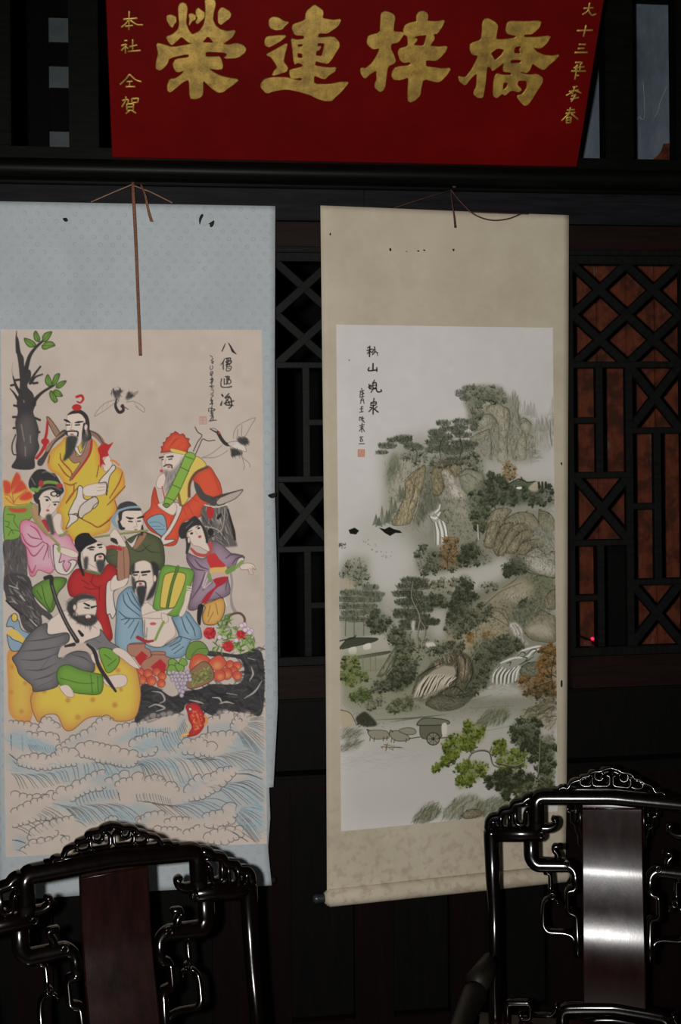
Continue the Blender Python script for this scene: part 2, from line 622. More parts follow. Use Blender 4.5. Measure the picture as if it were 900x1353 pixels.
# ------------------------------------------------------------------ red name board
def pts(s):
    a = np.array([float(v) for v in s.replace(';', ' ').replace(',', ' ').split()])
    return a.reshape(-1, 2)


def ZP(zx, zy, k):
    """points read off an enlargement of the photograph (corner zx, zy; k times) -> photograph pixels"""
    def f(s):
        p = pts(s) if isinstance(s, str) else np.asarray(s, float).reshape(-1, 2)
        return p / k + np.array([zx, zy])
    return f


def red_lacquer():
    t = NT('red_lacquer')
    n = t.noise(4, 6, 0.65, stretch=(1, 1, 1))
    n2 = t.noise(60, 3, 0.6, stretch=(0.3, 1, 3))
    c = t.ramp(n, [(0.3, (0.095, 0.0012, 0.0010)), (0.7, (0.145, 0.0016, 0.0012))])
    c = t.mix(t.math('MULTIPLY', n2, 0.25), c, (0.05, 0.0015, 0.001))
    t.l(c, t.b.inputs['Base Color'])
    t.bump(n2, 0.12, 0.001)
    return t.set(0.6, 0, 0.04)


def gold_leaf():
    t = NT('aged_gold_leaf')
    n = t.noise(40, 6, 0.7)
    n2 = t.noise(14, 4, 0.6)
    c = t.ramp(n, [(0.30, (0.20, 0.115, 0.020)), (0.55, (0.46, 0.29, 0.050)), (0.8, (0.62, 0.42, 0.10))])
    c = t.mix(t.ramp(n2, [(0.45, 0.0), (0.7, 0.55)]), c, (0.16, 0.095, 0.03))
    t.l(c, t.b.inputs['Base Color'])
    t.bump(n, 0.35, 0.002)
    return t.set(0.42, 0.35, 0.5)


M['red_lacquer'] = red_lacquer()
M['gold'] = gold_leaf()
M['board_edge'] = wood('board_edge_paint', (0.02, 0.004, 0.003), (0.05, 0.008, 0.005), 0.6)
TILT = math.radians(31)
PO = Vector((0, -0.098, z_beam_top + 0.004))
PU = Vector((0, -math.sin(TILT), math.cos(TILT)))
PN = Vector((0, -math.cos(TILT), -math.sin(TILT)))
cor = on_plane([(148, 210), (762, 224), (450, -105)], PO, PN)
xa, xb = cor[0][0], cor[1][0]
hgt = float((cor[2] - np.array(PO)) @ np.array(PU))
xm = (xa + xb) / 2
# board frame: local x along the board, local y = into the board, local z up the slope
Mp = Matrix(((1, 0, 0, xm), (0, -PN.y, PU.y, PO.y), (0, -PN.z, PU.z, PO.z), (0, 0, 0, 1)))
plaque = tag(empty('name_plaque', matrix=Mp), 'red lacquered plaque with four large gold characters leaning out above the beam', 'plaque')
board = link('board', box_mesh('board', xa - xm, xb - xm, 0.0, 0.032, 0.0, hgt, 0.002, 1), M['red_lacquer'], plaque)
Mpi = np.array(Mp.inverted())


def to_board(P):
    q = on_plane(P, PO, PN)
    q = np.c_[q, np.ones(len(q))] @ Mpi.T
    return q[:, (0, 2)]


def curve_char(name, loops, depth, bevel):
    cu = bpy.data.curves.new(name, 'CURVE')
    cu.dimensions = '2D'
    cu.fill_mode = 'BOTH'
    cu.extrude = depth / 2
    cu.bevel_depth = bevel
    cu.bevel_resolution = 1
    for L in loops:
        sp = cu.splines.new('POLY')
        sp.points.add(len(L) - 1)
        for q, p in zip(sp.points, L):
            q.co = (p[0], p[1], 0, 1)
        sp.use_cyclic_u = True
    tmp = bpy.data.objects.new(name, cu)
    COL.objects.link(tmp)
    dg = bpy.context.evaluated_depsgraph_get()
    me = bpy.data.meshes.new_from_object(tmp.evaluated_get(dg))
    bpy.data.objects.remove(tmp, do_unlink=True)
    for v in me.vertices:          # curve plane x-y  ->  board x-z, raised towards the viewer
        x, y, z = v.co
        v.co = (x, -depth / 2 - bevel * 0 - z - 0.0012, y)
    me.update()
    return me


def chaikin(P):
    Q = np.roll(P, -1, 0)
    out = np.empty((len(P) * 2, 2))
    out[0::2] = P * 0.82 + Q * 0.18
    out[1::2] = P * 0.18 + Q * 0.82
    return out


BIG = {
 (195, 0): ["165,130 200,122 240,140 243,180 225,200 210,230 185,205 165,165",
  "600,95 632,58 690,90 708,115 700,145 655,180 622,205 600,185",
  "350,120 375,112 410,130 405,160 375,175 352,212 360,160",
  "412,85 430,65 455,85 485,105 480,145 450,175 425,198 408,185 430,150 412,115",
  "262,60 275,30 298,20 325,32 338,65 330,130 325,190 345,250 380,295 440,265 478,210 492,150 495,60 488,-8 565,-8 577,30 560,100 552,160 575,215 620,250 680,265 748,252 720,310 670,345 630,372 690,380 755,365 810,380 835,410 825,440 780,475 740,488 650,490 680,460 660,440 490,430 490,480 560,480 615,478 638,545 632,580 590,585 515,572 540,600 610,640 690,660 775,672 730,710 680,745 640,775 600,780 540,740 485,685 468,680 470,790 450,820 405,835 360,828 355,665 300,690 240,740 195,778 172,765 170,720 190,670 240,665 290,630 320,590 250,608 228,580 215,540 240,500 355,485 352,448 185,485 165,540 125,580 100,592 72,575 75,520 95,450 75,362 150,380 210,400 340,378 392,366 345,352 288,302 245,345 205,378 180,350 158,310 215,290 262,245 272,200 265,130",
  "513,295 455,360 572,364"],
 (335, 0): ["135,160 165,142 210,148 260,180 298,185 265,215 240,245 185,250 140,230 130,200",
  "95,345 110,310 200,300 280,297 230,340 170,375 130,395 100,380",
  "108,460 150,440 220,400 280,368 285,380 265,450 250,520 290,570 280,600 235,615 160,637 175,600 205,570 185,530 150,480",
  "515,38 550,60 585,85 590,110 580,155 680,170 742,160 720,210 690,235 650,260 625,278 550,275 540,320 680,308 722,350 728,390 690,450 660,500 630,535 575,525 525,510 515,555 640,575 698,568 690,600 640,630 605,665 580,660 510,632 508,712 640,715 740,695 808,692 770,740 735,780 690,820 660,852 600,850 540,830 480,800 380,770 280,750 180,765 110,788 65,740 62,710 90,670 160,655 280,655 340,672 408,685 412,652 320,662 305,620 310,590 420,565 416,540 375,525 350,540 340,500 330,400 318,325 370,338 430,330 430,295 350,292 328,240 335,205 440,170 445,100",
  "370,370 418,365 418,395 374,397", "372,440 416,450 418,496 368,486",
  "540,358 606,360 594,420 580,478 524,470 530,428 558,418 572,390 540,392"],
 (470, 5): ["215,80 250,62 310,80 332,110 320,180 315,235 390,240 412,245 385,285 358,322 300,332 292,375 320,430 337,480 325,500 270,525 258,600 248,690 235,725 205,742 165,710 162,680 180,640 175,555 120,590 75,630 45,590 40,550 60,540 80,552 140,500 185,430 205,370 145,380 100,340 95,315 108,268 205,245 212,150",
  "515,100 535,68 575,60 608,80 610,110 600,145 690,150 752,135 735,180 690,248 655,250 668,290 622,355 700,365 775,357 760,400 720,445 680,478 590,470 592,530 660,540 730,550 806,543 770,600 720,650 690,660 570,630 550,720 545,770 500,815 460,830 440,810 445,700 450,615 380,640 325,640 305,610 310,575 340,535 465,520 465,485 405,495 375,470 358,410 370,380 440,360 445,330 440,270 410,255 405,220 420,180 460,160 520,150",
  "470,282 530,264 605,256 592,305 577,357 480,350 526,296"],
 (600, 15): ["240,90 260,62 290,60 345,90 368,120 355,190 350,235 400,240 520,225 525,200 450,185 438,150 450,95 480,82 600,85 735,78 720,130 690,160 655,188 590,190 585,218 700,220 815,205 790,255 750,295 720,310 655,295 700,345 760,370 830,378 890,365 850,410 800,450 770,485 745,490 700,460 660,432 640,490 615,515 560,505 555,520 640,540 700,530 748,560 745,600 700,670 650,750 625,785 595,795 560,760 530,715 580,700 620,640 615,580 540,580 530,620 570,660 545,680 500,665 470,670 430,708 405,690 360,730 335,715 330,680 340,560 360,525 410,540 490,540 480,510 420,505 415,480 425,430 410,435 360,475 322,500 310,470 275,460 262,600 248,690 240,725 200,728 165,700 170,670 190,640 195,510 140,560 92,625 45,590 35,550 60,555 95,560 150,490 210,370 150,360 132,310 140,270 230,240 238,160",
  "305,350 365,305 430,318 400,370 342,418 325,385", "510,295 575,285 552,325 565,358 500,355", "475,405 570,402 565,438 470,440", "412,598 460,596 445,645 406,672"],
}
for (zx, zy), loops in BIG.items():
    f = ZP(zx, zy, 900 / 140)
    L = [to_board(f(chaikin(pts(s)))) for s in loops]
    c = np.mean(L[-2 if len(L) > 1 else 0], 0)
    o = link('gold_character', curve_char('gold_character', L, 0.004, 0.0017), M['gold'], plaque)
    o['label'] = 'large carved gold character'

SMALL = [
 (150, 0, 423 / 50, [
  ["175,125 172,330", "115,212 262,200", "165,230 130,268 90,300", "190,225 260,270 325,275", "135,290 215,282"],
  ["125,452 152,450", "90,505 150,495 90,560", "132,510 135,588", "145,525 165,540", "215,440 215,570", "180,520 262,500", "165,572 300,560"],
  ["178,830 130,890 75,940", "180,830 250,890 310,910", "150,910 210,905", "182,910 178,960", "140,965 240,965"],
  ["100,1120 165,1110 160,1150", "140,1080 130,1130 95,1190", "205,1100 280,1095 270,1140 205,1145 205,1100", "150,1160 225,1155 220,1230 150,1230 150,1160", "155,1195 220,1190", "175,1235 140,1265", "205,1230 250,1260"]]),
 (730, 0, 637 / 80, [
  ["330,85 425,80", "390,30 370,110 315,150", "375,100 410,155 455,145"],
  ["260,320 420,315", "352,265 325,380"],
  ["280,465 345,465", "270,508 330,505", "235,550 365,548"],
  ["240,655 310,655 290,680", "225,710 330,700", "200,745 345,745", "260,680 235,830", "290,690 285,740", "250,690 240,735", "258,790 275,792"],
  ["215,915 260,905", "175,960 270,945", "235,910 205,985", "220,960 145,1000", "245,950 300,975", "200,1010 245,990 220,1025", "190,1040 272,1022", "235,1015 195,1065"],
  ["155,1155 230,1150", "188,1130 165,1210", "140,1190 235,1180", "165,1200 95,1265", "200,1195 265,1250", "150,1235 195,1230 190,1285 145,1290 150,1235", "148,1262 190,1258"]])]
for zx, zy, k, chars in SMALL:
    f = ZP(zx, zy, k)
    for ch in chars:
        mb = MB()
        for i, s in enumerate(ch):
            P = to_board(f(s))
            P = catmull(P, 5) if len(P) == 3 else np.vstack([np.linspace(a, b, 4) for a, b in zip(P[:-1], P[1:])])
            V, Fc = sweep_data(P, [0.0058, 0.0042, 0.0052], 0.003, None, 8, 0.8, -0.0022 - 0.0001 * i)
            mb.add((V, Fc))
        mb.build('small_gold_character', M['gold'], plaque)
# ------------------------------------------------------------------ painted paper: brush strokes laid on a fine mesh of vertex colours
PAPER_GAIN = 2.0        # display brightness -> paper reflectance under the flash


class Canvas:
    def __init__(s, to_local, u0, u1, v0, v1, res, paper):
        s.to_local, s.u0, s.v0, s.u1, s.v1, s.res = to_local, u0, v0, u1, v1, res
        s.W, s.H = int(round((u1 - u0) * res)) + 1, int(round((v1 - v0) * res)) + 1
        s.img = np.empty((s.H, s.W, 3))
        s.img[:] = np.array(paper) / 255.0
        s.k = 1.0

    def T(s, P):
        q = s.to_local(P)
        return np.stack([(q[:, 0] - s.u0) / (s.u1 - s.u0) * (s.W - 1), (q[:, 1] - s.v0) / (s.v1 - s.v0) * (s.H - 1)], 1)

    # --- coverage masks
    def poly_mask(s, Q, pad=0):
        x0, y0 = np.floor(Q.min(0)).astype(int) - 1 - pad
        x1, y1 = np.ceil(Q.max(0)).astype(int) + 2 + pad
        x0, y0, x1, y1 = max(x0, 0), max(y0, 0), min(x1, s.W), min(y1, s.H)
        if x1 <= x0 or y1 <= y0:
            return None
        m = np.zeros((y1 - y0, x1 - x0))
        xs = np.arange(x0, x1)
        A, B = Q, np.roll(Q, -1, 0)
        S = 3
        for r in range(y0, y1):
            for k in range(S):
                y = r - 0.5 + (k + 0.5) / S
                c = (A[:, 1] <= y) != (B[:, 1] <= y)
                if not c.any():
                    continue
                a, b = A[c], B[c]
                xc = np.sort(a[:, 0] + (y - a[:, 1]) / (b[:, 1] - a[:, 1]) * (b[:, 0] - a[:, 0]))
                for i in range(0, len(xc) - 1, 2):
                    m[r - y0] += np.clip(np.minimum(xs + 0.5, xc[i + 1]) - np.maximum(xs - 0.5, xc[i]), 0, 1) / S
        return x0, y0, m

    @staticmethod
    def blur(m, r):
        r = int(round(r))
        if r < 1:
            return m
        for ax in (0, 1):
            for _ in range(2):
                p = np.concatenate([np.zeros_like(m.take([0], ax)), np.cumsum(m, ax)], ax)
                n = m.shape[ax]
                i1 = np.minimum(np.arange(n) + r + 1, n)
                i0 = np.maximum(np.arange(n) - r, 0)
                m = (p.take(i1, ax) - p.take(i0, ax)) / (2 * r + 1)
        return m

    def comp(s, x0, y0, m, col, a):
        reg = s.img[y0:y0 + m.shape[0], x0:x0 + m.shape[1]]
        k = np.clip(m * a, 0, 1)[..., None]
        reg += (np.array(col) / 255.0 - reg) * k

    # --- drawing
    def fill(s, P, col, a=1.0, sm=True, blur=0.0, out=None, inner=None):
        Q = s.T(catmull(P, 5, True) if sm else P)
        r = blur * s.res / 516.0
        mk = s.poly_mask(Q, int(r * 2.2))
        if mk is None:
            return
        x0, y0, m = mk
        if blur:
            m2 = s.blur(m, r)
        else:
            m2 = m
        s.comp(x0, y0, m2, col, a)
        if inner:                      # (colour, alpha, radius): darker pigment gathered along the rim
            b = s.blur(m, inner[2] * s.res / 516.0)
            s.comp(x0, y0, m * np.clip((1 - b) * 1.7, 0, 1), inner[0], inner[1])
        if out:
            L = np.vstack([P, np.asarray(P)[:1]])
            s.line(catmull(P, 5, True) if sm else L, out[0], out[1], out[2] if len(out) > 2 else 1.0, sm=False, closed=True)

    def line(s, P, w, col, a=1.0, sm=True, closed=False):
        P = np.asarray(P, float)
        if closed:
            P = np.vstack([P, P[:1]])
        if sm and len(P) > 2:
            P = catmull(P, 6)
        s.raw_line(s.T(P), w, col, a)

    def raw_line(s, Q, w, col, a=1.0):
        n = len(Q)
        k = s.res / 516.0
        w = np.interp(np.linspace(0, 1, n), np.linspace(0, 1, len(w)), w) if np.ndim(w) else np.full(n, float(w))
        w = w * k
        mw = w.max() / 2 + 1.5
        x0, y0 = np.floor(Q.min(0) - mw).astype(int)
        x1, y1 = np.ceil(Q.max(0) + mw).astype(int) + 1
        x0, y0, x1, y1 = max(x0, 0), max(y0, 0), min(x1, s.W), min(y1, s.H)
        if x1 <= x0 or y1 <= y0:
            return
        m = np.zeros((y1 - y0, x1 - x0))
        for i in range(n - 1):
            p, q = Q[i], Q[i + 1]
            hw = max(w[i], w[i + 1]) / 2 + 1.2
            bx0, bx1 = max(int(min(p[0], q[0]) - hw), x0), min(int(max(p[0], q[0]) + hw) + 2, x1)
            by0, by1 = max(int(min(p[1], q[1]) - hw), y0), min(int(max(p[1], q[1]) + hw) + 2, y1)
            if bx1 <= bx0 or by1 <= by0:
                continue
            X_, Y_ = np.meshgrid(np.arange(bx0, bx1), np.arange(by0, by1))
            d = q - p
            L2 = max(d @ d, 1e-9)
            t = np.clip(((X_ - p[0]) * d[0] + (Y_ - p[1]) * d[1]) / L2, 0, 1)
            dist = np.hypot(X_ - p[0] - t * d[0], Y_ - p[1] - t * d[1])
            ww = w[i] + (w[i + 1] - w[i]) * t
            cov = np.clip(ww / 2 - dist + 0.5, 0, 1) * np.minimum(1, ww + 0.15)
            sub = m[by0 - y0:by1 - y0, bx0 - x0:bx1 - x0]
            np.maximum(sub, cov, out=sub)
        s.comp(x0, y0, m, col, a)

    def ell(s, c, rx, ry, col, a=1.0, ang=0.0, blur=0.0, out=None, inner=None):
        t = np.linspace(0, 2 * math.pi, 18, endpoint=False)
        ca, sa = math.cos(ang), math.sin(ang)
        x, y = rx * np.cos(t), ry * np.sin(t)
        s.fill(np.stack([c[0] + x * ca - y * sa, c[1] + x * sa + y * ca], 1), col, a, False, blur, out, inner)

    def inside(s, P, n, sm=True):
        Q = s.T(catmull(P, 5, True) if sm else P)
        mk = s.poly_mask(Q)
        if mk is None:
            return np.zeros((0, 2))
        x0, y0, m = mk
        yy, xx = np.nonzero(m > 0.5)
        if len(xx) == 0:
            return np.zeros((0, 2))
        i = RNG.integers(0, len(xx), n)
        return np.stack([xx[i] + x0 + RNG.random(n) - 0.5, yy[i] + y0 + RNG.random(n) - 0.5], 1)

    def hatch(s, P, n, length, ang, w, col, a=0.6, jit=0.25, curve=0.15, sm=True):
        """n short brush strokes at angle ang (degrees, image sense) inside a region"""
        k = s.res / 516.0
        cols = col if isinstance(col, list) else [col]
        for c in s.inside(P, n, sm):
            L = length * k * RNG.uniform(0.5, 1.3)
            th = math.radians(ang) + RNG.normal(0, jit)
            d = np.array([math.cos(th), math.sin(th)])
            nn = np.array([-d[1], d[0]]) * L * RNG.normal(0, curve)
            Q = np.array([c - d * L / 2, c + nn, c + d * L / 2])
            s.raw_line(Q, [w * 0.5, w, w * 0.4], cols[RNG.integers(len(cols))], a * RNG.uniform(0.6, 1.1))

    def dots(s, P, n, size, cols, a=0.8, asp=0.6, sm=True):
        k = s.res / 516.0
        for c in s.inside(P, n, sm):
            th = RNG.uniform(0, math.pi)
            L = size * RNG.uniform(0.5, 1.3) * k
            d = np.array([math.cos(th), math.sin(th)]) * L * 0.4
            s.raw_line(np.array([c - d, c + d]), size * asp * RNG.uniform(0.7, 1.2), cols[RNG.integers(len(cols))], a * RNG.uniform(0.6, 1.1))

    def noise(s, amp, cell, tint=(1, 1, 1)):
        """low-frequency mottling of the paper"""
        k = s.res / 516.0
        h, w = int(s.H / (cell * k)) + 3, int(s.W / (cell * k)) + 3
        g = RNG.normal(0, 1, (h, w))
        yi, xi = np.linspace(0, h - 1.001, s.H), np.linspace(0, w - 1.001, s.W)
        y0, x0 = yi.astype(int), xi.astype(int)
        fy, fx = (yi - y0)[:, None], (xi - x0)[None]
        v = (g[y0][:, x0] * (1 - fy) * (1 - fx) + g[y0 + 1][:, x0] * fy * (1 - fx) + g[y0][:, x0 + 1] * (1 - fy) * fx + g[y0 + 1][:, x0 + 1] * fy * fx)
        s.img += (v * amp)[..., None] * np.array(tint)

    def build(s, name, surf, mat, parent, lift):
        jj, ii = np.meshgrid(np.arange(s.W), np.arange(s.H))
        u = s.u0 + jj / (s.W - 1) * (s.u1 - s.u0)
        v = s.v0 + ii / (s.H - 1) * (s.v1 - s.v0)
        x, y, z = surf(u.ravel(), v.ravel())
        V = np.stack([x, y - lift, z], 1)
        me = bpy.data.meshes.new(name)
        nv = len(V)
        me.vertices.add(nv)
        me.vertices.foreach_set('co', V.astype(np.float32).ravel())
        idx = np.arange(nv).reshape(s.H, s.W)
        q = np.stack([idx[:-1, :-1], idx[1:, :-1], idx[1:, 1:], idx[:-1, 1:]], -1).reshape(-1, 4)
        nf = len(q)
        me.loops.add(nf * 4)
        me.loops.foreach_set('vertex_index', q.ravel().astype(np.int32))
        me.polygons.add(nf)
        me.polygons.foreach_set('loop_start', (np.arange(nf) * 4).astype(np.int32))
        me.polygons.foreach_set('use_smooth', np.ones(nf, bool))
        me.update(calc_edges=True)
        lin = np.clip(s2l(np.clip(s.img, 0, 1)) * PAPER_GAIN, 0, 1).reshape(-1, 3)
        at = me.color_attributes.new('paint', 'FLOAT_COLOR', 'POINT')
        at.data.foreach_set('color', np.c_[lin, np.ones(nv)].astype(np.float32).ravel())
        return link(name, me, mat, parent)


def paint_mat():
    t = NT('ink_and_colour_on_paper')
    a = t.n('ShaderNodeVertexColor', layer_name='paint')
    n = t.noise(420, 2, 0.5)
    c = t.mix(t.math('MULTIPLY', n, 0.10), a.outputs['Color'], (0.2, 0.18, 0.16))
    t.l(c, t.b.inputs['Base Color'])
    return t.set(0.85, 0, 0.15)


M['painting'] = paint_mat()


def blue_silk():
    t = NT('pale_blue_patterned_silk')
    tc = t.n('ShaderNodeTexCoord').outputs['Object']
    sp = t.n('ShaderNodeSeparateXYZ')
    t.l(tc, sp.inputs[0])
    cell = 0.031
    u = t.math('DIVIDE', sp.outputs[0], cell)
    v = t.math('DIVIDE', sp.outputs[2], cell * 0.62)
    row = t.math('FLOOR', v)
    off = t.math('MULTIPLY', t.math('MODULO', t.math('ABSOLUTE', row), 2.0), 0.5)
    fu = t.math('SUBTRACT', t.math('FRACT', t.math('ADD', u, off)), 0.5)
    fv = t.math('MULTIPLY', t.math('SUBTRACT', t.math('FRACT', v), 0.5), 0.62)
    d = t.math('SQRT', t.math('ADD', t.math('MULTIPLY', fu, fu), t.math('MULTIPLY', fv, fv)))
    ring = t.math('LESS_THAN', t.math('ABSOLUTE', t.math('SUBTRACT', d, 0.16)), 0.04)
    dot = t.math('LESS_THAN', d, 0.04)
    pat = t.math('MAXIMUM', ring, dot)
    brk = t.ramp(t.noise(60, 3, 0.6, tc), [(0.4, 0.2), (0.6, 1.0)])
    pat = t.math('MULTIPLY', pat, brk)
    n1 = t.noise(5, 6, 0.6, tc)
    n2 = t.noise(180, 4, 0.7, tc)
    base = t.ramp(n1, [(0.3, (0.465, 0.51, 0.525)), (0.7, (0.545, 0.595, 0.61))])
    base = t.mix(t.math('MULTIPLY', n2, 0.45), base, (0.36, 0.39, 0.40))
    c = t.mix(t.math('MULTIPLY', pat, 0.6), base, (0.31, 0.40, 0.46))
    st = t.ramp(t.noise(3.2, 3, 0.5, tc), [(0.60, 0.0), (0.75, 0.35)])
    c = t.mix(st, c, (0.30, 0.34, 0.37))
    t.l(c, t.b.inputs['Base Color'])
    t.bump(n2, 0.1, 0.001)
    return t.set(0.8, 0, 0.15)


def beige_silk():
    t = NT('mottled_beige_silk')
    tc = t.n('ShaderNodeTexCoord').outputs['Object']
    n1 = t.noise(6, 6, 0.65, tc)
    n2 = t.noise(45, 5, 0.7, tc)
    vo = t.n('ShaderNodeTexVoronoi')
    vo.inputs['Scale'].default_value = 26
    t.l(tc, vo.inputs['Vector'])
    blot = t.ramp(vo.outputs['Distance'], [(0.12, 1.0), (0.3, 0.0)])
    c = t.ramp(n1, [(0.3, (0.52, 0.455, 0.335)), (0.7, (0.64, 0.57, 0.44))])
    c = t.mix(t.math('MULTIPLY', n2, 0.35), c, (0.44, 0.37, 0.27))
    c = t.mix(t.math('MULTIPLY', t.math('MULTIPLY', blot, n2), 0.25), c, (0.60, 0.58, 0.52))
    sp = t.n('ShaderNodeSeparateXYZ')
    t.l(tc, sp.inputs[0])
    # reddish age mottling low on the mount
    f = t.ramp(t.noise(38, 4, 0.6, tc), [(0.5, 0.0), (0.62, 1.0)])
    low = t.n('ShaderNodeMapRange')
    low.inputs['From Min'].default_value = -1.45
    low.inputs['From Max'].default_value = -1.75
    t.l(sp.outputs[2], low.inputs['Value'])
    c = t.mix(t.math('MULTIPLY', t.math('MULTIPLY', f, low.outputs[0]), 0.45), c, (0.34, 0.24, 0.19))
    t.l(c, t.b.inputs['Base Color'])
    t.bump(n2, 0.12, 0.001)
    return t.set(0.8, 0, 0.15)


M['blue_silk'] = blue_silk()
M['beige_silk'] = beige_silk()
M['scroll_edge'] = wood('brown_scroll_edge', (0.06, 0.025, 0.015), (0.12, 0.05, 0.03), 0.7)
M['ribbon'] = wood('brown_ribbon', (0.16, 0.065, 0.035), (0.27, 0.13, 0.08), 0.7, 0.2, 60, (1, 1, 4))
M['dark_ribbon'] = wood('dark_brown_ribbon', (0.05, 0.02, 0.014), (0.11, 0.05, 0.035), 0.7, 0.2, 60, (1, 1, 4))
M['cord'] = wood('tan_cord', (0.22, 0.12, 0.07), (0.36, 0.22, 0.14), 0.8)
M['knob'] = wood('dark_roller_knob', (0.012, 0.016, 0.018), (0.025, 0.03, 0.034), 0.35, 0.5)
M['iron'] = wood('rusty_nail', (0.05, 0.03, 0.02), (0.12, 0.07, 0.05), 0.6)
M['stain'] = wood('black_stain', (0.010, 0.009, 0.008), (0.03, 0.026, 0.02), 0.9)
M['roller_wood'] = wood('black_roller_wood', (0.006, 0.005, 0.005), (0.012, 0.01, 0.01), 0.5)


class Scroll:
    """local frame: x across, z up (0 at the top edge), y into the wall"""
    def __init__(s, name, origin_px, y, yaw, label):
        e = np.array([math.cos(yaw), math.sin(yaw), 0])
        s.n = np.array([math.sin(yaw), -math.cos(yaw), 0])
        x, z = on_y(origin_px[0], origin_px[1], y)
        s.o = np.array([x, y, z])
        s.e = e
        Mx = Matrix(((e[0], -s.n[0], 0, x), (e[1], -s.n[1], 0, y), (0, 0, 1, z), (0, 0, 0, 1)))
        s.root = tag(empty(name, matrix=Mx), label, 'scroll')

    def loc(s, P):
        q = on_plane(P, s.o, s.n) - s.o
        return np.stack([q @ s.e, -q[:, 2]], 1)

    def mount(s, left, right, surf, mat, nu=40, nv=120):
        """left/right: functions v -> u of the two edges"""
        vs_ = np.concatenate([np.linspace(s.v0, s.v1, nv), s.extra_v])
        vs_ = np.unique(vs_)
        t = np.linspace(0, 1, nu)
        U = np.stack([left(vs_)[:, None] * (1 - t) + right(vs_)[:, None] * t], 0)[0]
        Vv = np.repeat(vs_[:, None], nu, 1)
        x, y, z = surf(U.ravel(), Vv.ravel())
        n_ = len(vs_) * nu
        vv = [(a, b, c) for a, b, c in zip(x, y, z)] + [(a, b + 0.0018, c) for a, b, c in zip(x, y, z)]
        fc = []
        idx = np.arange(n_).reshape(len(vs_), nu)
        for i in range(len(vs_) - 1):
            for j in range(nu - 1):
                a, b, c, d = idx[i, j], idx[i + 1, j], idx[i + 1, j + 1], idx[i, j + 1]
                fc.append((a, b, c, d))
                fc.append((n_ + d, n_ + c, n_ + b, n_ + a))
        nface = len(fc)
        ring = list(idx[0, :]) + list(idx[1:, -1]) + list(idx[-1, -2::-1]) + list(idx[-2:0:-1, 0])
        for i in range(len(ring)):
            a, b = ring[i], ring[(i + 1) % len(ring)]
            fc.append((a, b, n_ + b, n_ + a))
        me = mesh('mount', vv, [tuple(int(q) for q in f) for f in fc])
        o = link('mount', me, [mat, M['scroll_edge']], s.root)
        mi = np.zeros(len(fc), int)
        mi[nface:] = 1
        me.polygons.foreach_set('material_index', mi)
        sm = np.ones(len(fc), bool)
        sm[nface:] = False
        me.polygons.foreach_set('use_smooth', sm)
        return o


def strip(path, widths, thick=0.0012):
    """flat ribbon: 3-D path, width along local x"""
    P = np.asarray(path, float)
    n = len(P)
    w = np.interp(np.linspace(0, 1, n), np.linspace(0, 1, len(widths)), widths)
    V, Fc = [], []
    for p, ww in zip(P, w):
        V += [(p[0] - ww / 2, p[1], p[2]), (p[0] + ww / 2, p[1], p[2]), (p[0] + ww / 2, p[1] + thick, p[2]), (p[0] - ww / 2, p[1] + thick, p[2])]
    for i in range(n - 1):
        for k in range(4):
            a, b = 4 * i + k, 4 * i + (k + 1) % 4
            Fc.append((a, b, b + 4, a + 4))
    Fc += [(3, 2, 1, 0), (4 * n - 4, 4 * n - 3, 4 * n - 2, 4 * n - 1)]
    return V, Fc


def stain(scr, P, surf, name='stain', mat=None):
    q = scr.loc(catmull(P, 4, True))
    x, y, z = surf(q[:, 0], q[:, 1])
    k = len(q)
    V = [(a, b - 0.0012, c) for a, b, c in zip(x, y, z)] + [(a, b - 0.0002, c) for a, b, c in zip(x, y, z)]
    Fc = [tuple(range(k)), tuple(range(2 * k - 1, k - 1, -1))] + [(i, (i + 1) % k, k + (i + 1) % k, k + i) for i in range(k)]
    return MB().add((V, Fc)).build(name, mat or M['stain'], scr.root, False)
# ------------------------------------------------------------------ blue-mounted scroll
SL = Scroll('hanging_scroll', (173, 269), -0.10, 0.0, 'pale blue silk scroll painted with robed figures above foaming waves')
q = SL.loc([(-20, 269), (364, 271), (172, 1180)])
SL.v0, SL.v1 = 0.0, float(q[2][1])
uL, uR = float(q[0][0]), float(q[1][0])
v_tear = float(SL.loc([(360, 1039)])[0][1])
SL.extra_v = np.array([v_tear - 0.0005, v_tear + 0.0005])


CREASE = [float(SL.loc([(x, 500)])[0][0]) for x in (128, 172, 196)]


def surf_l(u, v):
    h = v / SL.v1
    y = 0.004 * np.sin(u * 9 + 1.0) * h + 0.003 * np.sin(v * 5 + u * 4)
    for x_ in CREASE:
        y = y - 0.0010 * np.exp(-((u - x_) / 0.004) ** 2)
    y = y - 0.006 * np.exp(-((u - uR + 0.075) / 0.03) ** 2) * np.exp(-((v - 0.85) / 0.3) ** 2)
    edge = np.clip((u - uR + 0.10) / 0.10, 0, 1)
    y = y - 0.012 * edge ** 2 * np.exp(-((v - v_tear) / 0.25) ** 2) + 0.010 * edge ** 2 * np.clip((v - v_tear) / 0.3, 0, 1)
    return u, y, -v


el = SL.loc([(364, 271), (363, 480), (363, 650), (366, 760), (367, 930), (364, 985), (361, 1037)])
el2 = SL.loc([(355.5, 1041), (357, 1080), (354, 1120), (357, 1150), (360, 1178)])


def right_l(v):
    a = np.interp(v, el[:, 1], el[:, 0])
    b = np.interp(v, el2[:, 1], el2[:, 0])
    return np.where(v < v_tear, a, b)


SL.mount(lambda v: np.full_like(v, uL) + 0.010 * v, right_l, surf_l, M['blue_silk'])

